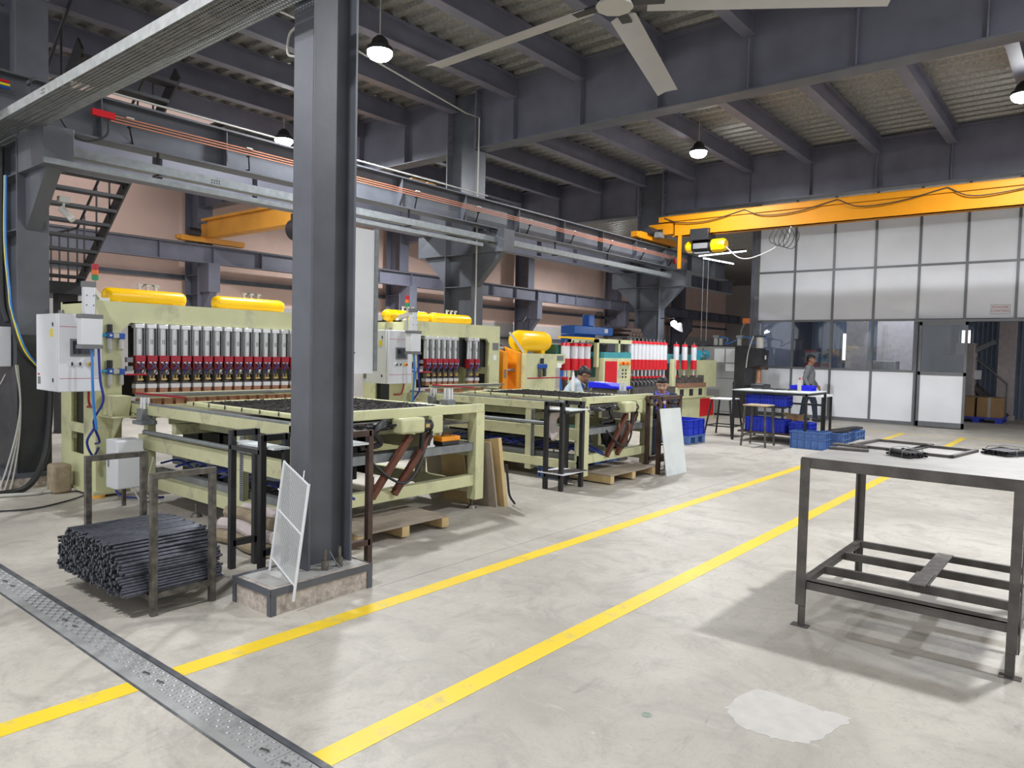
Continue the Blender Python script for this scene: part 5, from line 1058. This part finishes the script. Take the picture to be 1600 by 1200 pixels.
for k in range(3): crate('blue bin hung under the work table top, %s from the left' % names[k], -5.12+.25*k, 13.58, .67, .22, .34, .20, 'crate', 0, 'blue bins under the table top')
crate('bright blue bin on the work table before the walking man', -4.42, 14.1, h, .36, .26, .10, 'crate_bright')
t = Thing('water_bottle', 'clear water bottle with a red cap on the work table', 'bottle', (-4.38, 13.75, h)); t.part('bottle', MB().lathe((-4.38, 13.75, h), (0,0,1), [(0, .035), (.16, .035), (.2, .015), (.22, .015)], 12), 'pvc'); t.part('cap', MB().cyl((-4.38, 13.75, h+.22), (-4.38, 13.75, h+.25), .018), 'red_bright')
for k in range(6): single('metal_part', MB().bar((-5.2+.12*k, 13.7+.05*(k % 3), h+.012), (-5.05+.12*k, 13.85+.04*(k % 2), h+.02), .05, .02), 'black' if k % 2 else 'iron', 'small %s part on the pale work table, %s from the left' % ('black' if k % 2 else 'grey', names[k]), 'part', (-5.15+.12*k, 13.75, h), 'small parts on the work table')
single('parts_tray', MB().box(-5.38, -5.1, 13.95, 14.3, h, h+.09), 'steel_black', 'dark tray on the far left corner of the work table', 'tray', (-5.24, 14.1, h), bevel=.02)
def stool(label, x, y, m, seat, w=.42, h_=.70, sp=.1):
    t = Thing('work_stool', label, 'stool', (x, y, 0), 'stools at the work table'); t.part('seat', MB().box(x-w/2, x+w/2, y-w/2, y+w/2, h_-.025, h_), seat, bevel=.008)
    for sx_ in (-1, 1):
        for sy_ in (-1, 1): t.part('leg', MB().bar((x+sx_*w*.42, y+sy_*w*.42, h_-.02), (x+sx_*(w*.42+sp), y+sy_*(w*.42+sp), 0), .028, .028), m)
    z = .2; e = w*.42+sp*(1-z/h_)
    for sy_ in (-1, 1): t.part('rung', MB().bar((x-e, y+sy_*e, z), (x+e, y+sy_*e, z), .022, .022), m)
    for sx_ in (-1, 1): t.part('rung', MB().bar((x+sx_*e, y-e, z), (x+sx_*e, y+e, z), .022, .022), m)
    return t
stool('brown wooden-seat stool in front of the work table', -4.74, 12.72, 'iron_worn', 'wood', .42, .73, .04); stool('black stool with a white seat left of the work table', -5.85, 13.85, 'steel_black', 'paper', .44, .74, .1)
t = Thing('side_bench', 'small white topped bench behind the work table, near the partition', 'bench', (-4.8, 15.4, 0))
t.part('bench_top', MB().box(-5.35, -4.32, 15.1, 15.7, .80, .84), 'paper')
for x in (-5.32, -4.35):
    for y in (15.13, 15.67): t.part('leg', MB().box(x-.022, x+.022, y-.022, y+.022, 0, .80), 'steel_black')
t.part('rail', MB().box(-5.32, -4.35, 15.11, 15.15, .62, .66), 'steel_black')
# blue crate on its pallet left of the tables
t = Thing('plastic_pallet', 'small dark blue pallet under the crate by the white board', 'pallet', (-5.85, 12.15, 0)); t.part('deck', MB().box(-6.15, -5.62, 11.8, 12.5, .12, .15), 'crate_pale')
for x in (-6.1, -5.68):
    for y in (11.86, 12.15, 12.44): t.part('foot', MB().box(x-.05, x+.05, y-.06, y+.06, 0, .12), 'crate_pale')
crate('deep blue crate on the small pallet behind the white board', -5.88, 12.15, .15, .46, .62, .28, 'crate')
for k in range(2): crate(['blue crate on the floor under the second feed table', 'second blue crate on the floor under the second feed table'][k], -5.3, 7.55+.75*k, 0, .34, .55, .20, 'crate_pale', 0, 'crates under the feed table')
t = Thing('backpack', 'black backpack resting on the lower rail of the second feed table', 'bag', (-5.0, 8.15, .35)); t.part('body', MB().sph((-5.0, 8.15, .52), .09, .16, .18), 'black'); t.part('strap', MB().tube(bez([(-4.95, 8.05, .66), (-4.92, 8.1, .74), (-4.95, 8.2, .66)], 10), .012), 'black'); t.part('pocket', MB().box(-4.93, -4.88, 8.05, 8.25, .38, .52), 'black', bevel=.02); t.part('rail_hook', MB().box(-5.02, -4.8, 8.1, 8.2, .34, .36), 'black')
# stuff standing on or beside the second feed table
t = Thing('blue_tray', 'bright blue plastic tray piled at the far end of the second feed table', 'tray', (-5.7, 9.3, 0)); t.part('stand', MB().box(-5.95, -5.45, 9.18, 9.42, 0, 1.05), 'iron'); t.part('tray', MB().prism([(-6.0, 1.05), (-5.42, 1.05), (-5.42, 1.09), (-5.6, 1.10), (-5.68, 1.13), (-6.0, 1.14)], 'y', 9.15, 9.45), 'crate_bright', bevel=.01)
single('spray_bottle', MB().lathe((-6.1, 8.9, 1.0), (0,0,1), [(0, .025), (.2, .025), (.24, .012), (.28, .012)], 12), 'paper', 'thin white bottle standing behind the second feed table', 'bottle', (-6.1, 8.9, 1.0))
single('red_lance', MB().tube([(-7.2, 9.2, 1.14), (-6.9, 9.9, 1.16)], .012), 'red', 'thin red bar lying across behind the second feed table', 'bar', (-7.05, 9.5, 1.1))
# ================================================================ stair and shelving in the left bay
t = Thing('steel_stair', 'dark open-tread steel stair behind the wrapped column', 'stair', (-13.0, 4.4, 0)); ya, yb = 3.75, 4.95
for k in range(14): x = -13.55+.245*k; z = 2.62+.195*k; t.part('tread', MB().box(x-.02, x+.20, ya, yb, z, z+.045), 'steel_black')
for y in (ya-.02, yb+.02): t.part('stringer', MB().bar((-13.85, y, 2.42), (-10.2, y, 5.32), .03, .22), 'steel_black')
t.part('landing', MB().box(-15.4, -13.5, ya-.1, yb+.1, 2.36, 2.56), 'steel_black')
for x in (-15.2, -13.8): t.part('landing_post', MB().box(x-.12, x+.12, yb-.3, yb, 0, 2.36), 'steel_black')
for y in (ya, yb):
    t.part('handrail', MB().tube([(-15.3, y, 3.5), (-13.7, y, 3.5), (-10.4, y, 6.1)], .022, 8), 'steel_black')
    for k in range(5): x = -15.3+.4*k; t.part('baluster', MB().cyl((x, y, 2.56), (x, y, 3.5), .016, n=6), 'steel_black')
    for k in range(6): x = -13.4+.5*k; z = 2.62+.195/.245*(x+13.55); t.part('baluster', MB().cyl((x, y, z), (x, y, z+.95), .016, n=6), 'steel_black')
for k in range(12): z = .2+.19*k; y = 5.05+.24*(11-k) if False else 3.65-.24*(11-k); t.part('lower_tread', MB().box(-15.3, -14.2, y-.24, y, z, z+.04), 'steel_black')
for x in (-15.3, -14.2): t.part('lower_stringer', MB().bar((x, .8, .1), (x, 3.65, 2.4), .03, .2), 'steel_black')
t = Thing('shelving_rack', 'tall grey shelving rack with dark goods at the left edge', 'rack', (-11.6, 2.6, 0))
for x in (-12.0, -11.3):
    for y in (1.4, 3.3): t.part('post', MB().box(x-.03, x+.03, y-.03, y+.03, 0, 2.4), 'galv_dull')
for z in (.25, .62, .95, 1.3, 1.7): t.part('shelf', MB().box(-12.03, -11.27, 1.4, 3.3, z, z+.04), 'galv')
for k in range(10):
    z = (.29, .66, .99, 1.34)[k % 4]; y = 1.55+.32*(k//2)+.05*(k % 3); single('stored_part', MB().box(-11.9, -11.35, y, y+.24, z, z+.2), ('black', 'iron', 'red', 'steel_black')[k % 4], ('black', 'grey', 'red', 'slate')[k % 4]+' boxed part on the %s shelf of the grey rack, %s from the left' % (('lowest', 'second', 'third', 'fourth')[k % 4], names[k//4]), 'part', (-11.6, y+.12, z), 'goods on the shelving rack', bevel=.02)
# ================================================================ people
def person(label, loc, rz, J, top, bottom, hairm='hair', shirt_len=1, scarf=None, hairlong=False, headgear=None, skin='skin'):
    """J: joints in local metres (x = facing, y = left). One continuous remeshed body; clothing and hair are children."""
    t = Thing('person', label, 'person', loc); V = Vector; v = {k: V(p) for k, p in J.items()}
    def rem(mb, name, m, vox, parent=None):
        o = mb.build(name, m, parent or t.o); r_ = o.modifiers.new('remesh', 'REMESH'); r_.mode = 'VOXEL'; r_.voxel_size = vox; r_.use_smooth_shade = True
        s = o.modifiers.new('smooth', 'SMOOTH'); s.iterations = 4; s.factor = .5; return o
    b = MB(); hd = v['head']; up = (v['head']-v['neck']).normalized(); fw = V(J.get('look', (1, 0, 0))).normalized(); fw = (fw-up*fw.dot(up)).normalized(); sd = up.cross(fw)
    def H(f, s_, u): return hd+fw*f+sd*s_+up*u
    # skull, jaw, face
    b.capsule(H(-.015, 0, .03), H(.01, 0, .035), .088, .082); b.capsule(H(.02, 0, -.02), H(.035, 0, -.07), .070, .048); b.capsule(H(.085, 0, .005), H(.108, 0, -.03), .011, .015)
    for s_ in (-1, 1):
        b.capsule(H(-.005, s_*.083, -.015), H(.0, s_*.086, .015), .014, .018); b.capsule(H(.07, s_*.035, -.03), H(.06, s_*.05, -.03), .022, .02)
    b.capsule(H(.078, -.03, .028), H(.078, .03, .028), .014, .014); b.capsule(H(.078, -.015, -.058), H(.078, .015, -.058), .011, .011)
    b.capsule(v['neck'], H(-.02, 0, -.05), .055, .052); b.capsule(v['chest'], v['neck'], .10, .06)
    b.capsule(v['chest']+sd*0, v['pelvis'], .125, .125); b.capsule(v['shL'], v['shR'], .065, .065); b.capsule(v['hipL'], v['hipR'], .10, .10)
    for s_ in 'LR':
        b.capsule(v['sh'+s_], v['el'+s_], .052, .040); b.capsule(v['el'+s_], v['wr'+s_], .040, .028)
        b.capsule(v['hip'+s_], v['kn'+s_], .085, .058); b.capsule(v['kn'+s_], v['an'+s_], .056, .038)
        ft = v['an'+s_]; fd = V(J.get('foot', (1, 0, 0))); b.capsule(ft+V((0,0,-.04)), ft+fd*.15+V((0,0,-.052)), .042, .032)
        w = v['wr'+s_]; d = (w-v['el'+s_]).normalized(); q = d.orthogonal().normalized(); q2 = d.cross(q); side = q if abs(q.z) < abs(q2.z) else q2; nrm = d.cross(side)
        b.capsule(w+d*.02-side*.018, w+d*.075-side*.022, .018, .017); b.capsule(w+d*.02+side*.018, w+d*.075+side*.022, .018, .017)
        for i, L_ in enumerate((.062, .075, .070, .055)):
            o_ = side*(-.030+.020*i); k1 = w+d*.085+o_; k2 = k1+d*L_*.55+nrm*.012; b.capsule(k1, k2, .0095, .009); b.capsule(k2, k2+d*L_*.4+nrm*.026, .009, .008)
        b.capsule(w+d*.02-side*.03, w+d*.055-side*.058+nrm*.01, .012, .011); b.capsule(w+d*.055-side*.058+nrm*.01, w+d*.09-side*.058+nrm*.022, .011, .009)
    body = rem(b, 'body', skin, .011)
    for s_ in (-1, 1):
        e = t.part('eye', MB().sph(H(.084, s_*.033, .008)+V(loc), .009, n=10, m=6), 'eye', body); t.part('pupil', MB().sph(H(.090, s_*.033, .008)+V(loc), .0055, n=8, m=6), 'hair', body)
        t.part('eyebrow', MB().capsule(H(.092, s_*.016, .033)+V(loc), H(.084, s_*.05, .034)+V(loc), .005, .004, 6), 'hair', body)
    t.part('mouth', MB().capsule(H(.088, -.02, -.058)+V(loc), H(.088, .02, -.058)+V(loc), .006, .006, 6), 'lip', body)
    hm = MB(); hm.capsule(H(-.035, 0, .045), H(.012, 0, .062), .090, .078); hm.capsule(H(-.05, 0, .0), H(-.05, 0, .05), .075, .082)
    for s_ in (-1, 1): hm.capsule(H(-.02, s_*.055, .04), H(.045, s_*.035, .075), .045, .034)
    if hairlong: hm.capsule(H(-.08, 0, 0), H(-.10, 0, -.10), .05, .035)
    rem(hm, 'hair', hairm, .011)
    c = MB(); e = .016
    c.capsule(v['chest'], v['neck']-up*.03, .118, .07); c.capsule(v['chest'], v['pelvis'], .142, .14); c.capsule(v['shL'], v['shR'], .078, .078); c.capsule(v['chest']+(v['shL']-v['chest'])*.5, v['chest']+(v['shR']-v['chest'])*.5, .10, .10)
    c.capsule(v['hipL'], v['hipR'], .112, .112)
    for s_ in 'LR':
        c.capsule(v['sh'+s_], v['el'+s_], .066, .054)
        w = v['el'+s_]+(v['wr'+s_]-v['el'+s_])*(.92 if shirt_len else .15); c.capsule(v['el'+s_], w, .054, .042)
    rem(c, 'shirt', top, .012)
    p = MB(); p.capsule(v['hipL'], v['hipR'], .118, .118)
    for s_ in 'LR': p.capsule(v['hip'+s_], v['kn'+s_], .102, .074); p.capsule(v['kn'+s_], v['an'+s_]+V((0,0,.02)), .074, .056)
    rem(p, 'trousers', bottom, .012)
    for s_ in 'LR':
        a = v['an'+s_]; fd = V(J.get('foot', (1, 0, 0))); m = MB().capsule(a+V((0,0,-.042))-fd*.03, a+fd*.16+V((0,0,-.052)), .05, .04); rem(m, 'shoe', 'black', .012)
    if scarf:
        s = MB(); nk = v['neck']
        for k in range(13): a = 2*PI*k/12; q0 = nk+fw*.085*math.cos(a)+sd*.10*math.sin(a)+V((0,0,-.01)); a2 = 2*PI*(k+1)/12; q1 = nk+fw*.085*math.cos(a2)+sd*.10*math.sin(a2)+V((0,0,-.01)); s.capsule(q0, q1, .026, .026, 8)
        s.capsule(nk+fw*.11+sd*.06, v['chest']+fw*.15+sd*.06-V((0,0,.1)), .032, .034, 8); s.capsule(nk+fw*.11-sd*.05, v['chest']+fw*.15-sd*.06-V((0,0,.02)), .028, .028, 8); rem(s, 'scarf', scarf, .014)
    if headgear: pass
    t.o.rotation_euler = (0, 0, rz)
    return t
# walking man near the partition: faces right
# local frame: x forward; the parts built with world offset must not be shifted, so eyes use loc
person('man in a grey shirt and dark jeans walking past the white partition', (-5.75, 18.75, 0), .12, dict(
    pelvis=(0, 0, .90), chest=(.01, 0, 1.20), neck=(.02, 0, 1.40), head=(.04, 0, 1.53), look=(1, -.25, -.03), shL=(.01, .17, 1.34), shR=(.01, -.17, 1.34),
    elL=(.02, .22, 1.08), wrL=(.16, .20, .90), elR=(-.06, -.22, 1.07), wrR=(.06, -.23, .86), hipL=(0, .085, .86), hipR=(0, -.085, .86), knL=(-.10, .09, .47), anL=(-.16, .09, .10), knR=(.16, -.09, .48), anR=(.20, -.09, .10)), 'shirt_grey', 'jeans')
person('seated man in a pale blue shirt bending his head behind the second feed table', (-6.80, 9.72, 0), .75, dict(
    pelvis=(-.02, 0, .60), chest=(.10, 0, .93), neck=(.20, 0, 1.12), head=(.285, 0, 1.215), look=(1, .0, -.5), shL=(.14, .18, 1.06), shR=(.14, -.18, 1.06),
    elL=(.24, .24, .84), wrL=(.44, .16, .86), elR=(.24, -.24, .84), wrR=(.44, -.14, .86), hipL=(0, .10, .56), hipR=(0, -.10, .56), knL=(.42, .13, .55), anL=(.42, .13, .10), knR=(.42, -.13, .55), anR=(.42, -.13, .10)), 'shirt_pale', 'jeans')
stool('plain stool under the seated man in the pale shirt', -6.82, 9.72, 'steel_black', 'wood', .34, .45, .04)
person('seated woman with a violet scarf and dark jacket behind the brown stand', (-5.30, 10.15, 0), -1.05, dict(
    pelvis=(0, 0, .52), chest=(.04, 0, .80), neck=(.07, 0, .98), head=(.10, 0, 1.10), look=(1, -.05, -.06), shL=(.05, .17, .92), shR=(.05, -.17, .92),
    elL=(.14, .24, .70), wrL=(.36, .10, .82), elR=(.14, -.25, .70), wrR=(.36, -.08, .84), hipL=(0, .10, .50), hipR=(0, -.10, .50), knL=(.40, .12, .50), anL=(.40, .12, .10), knR=(.40, -.12, .50), anR=(.40, -.12, .10)), 'navy', 'jeans', scarf='scarf', hairlong=True, skin='skin_fair')
stool('plain stool under the seated woman with the scarf', -5.30, 10.15, 'steel_black', 'wood', .34, .38, .04)
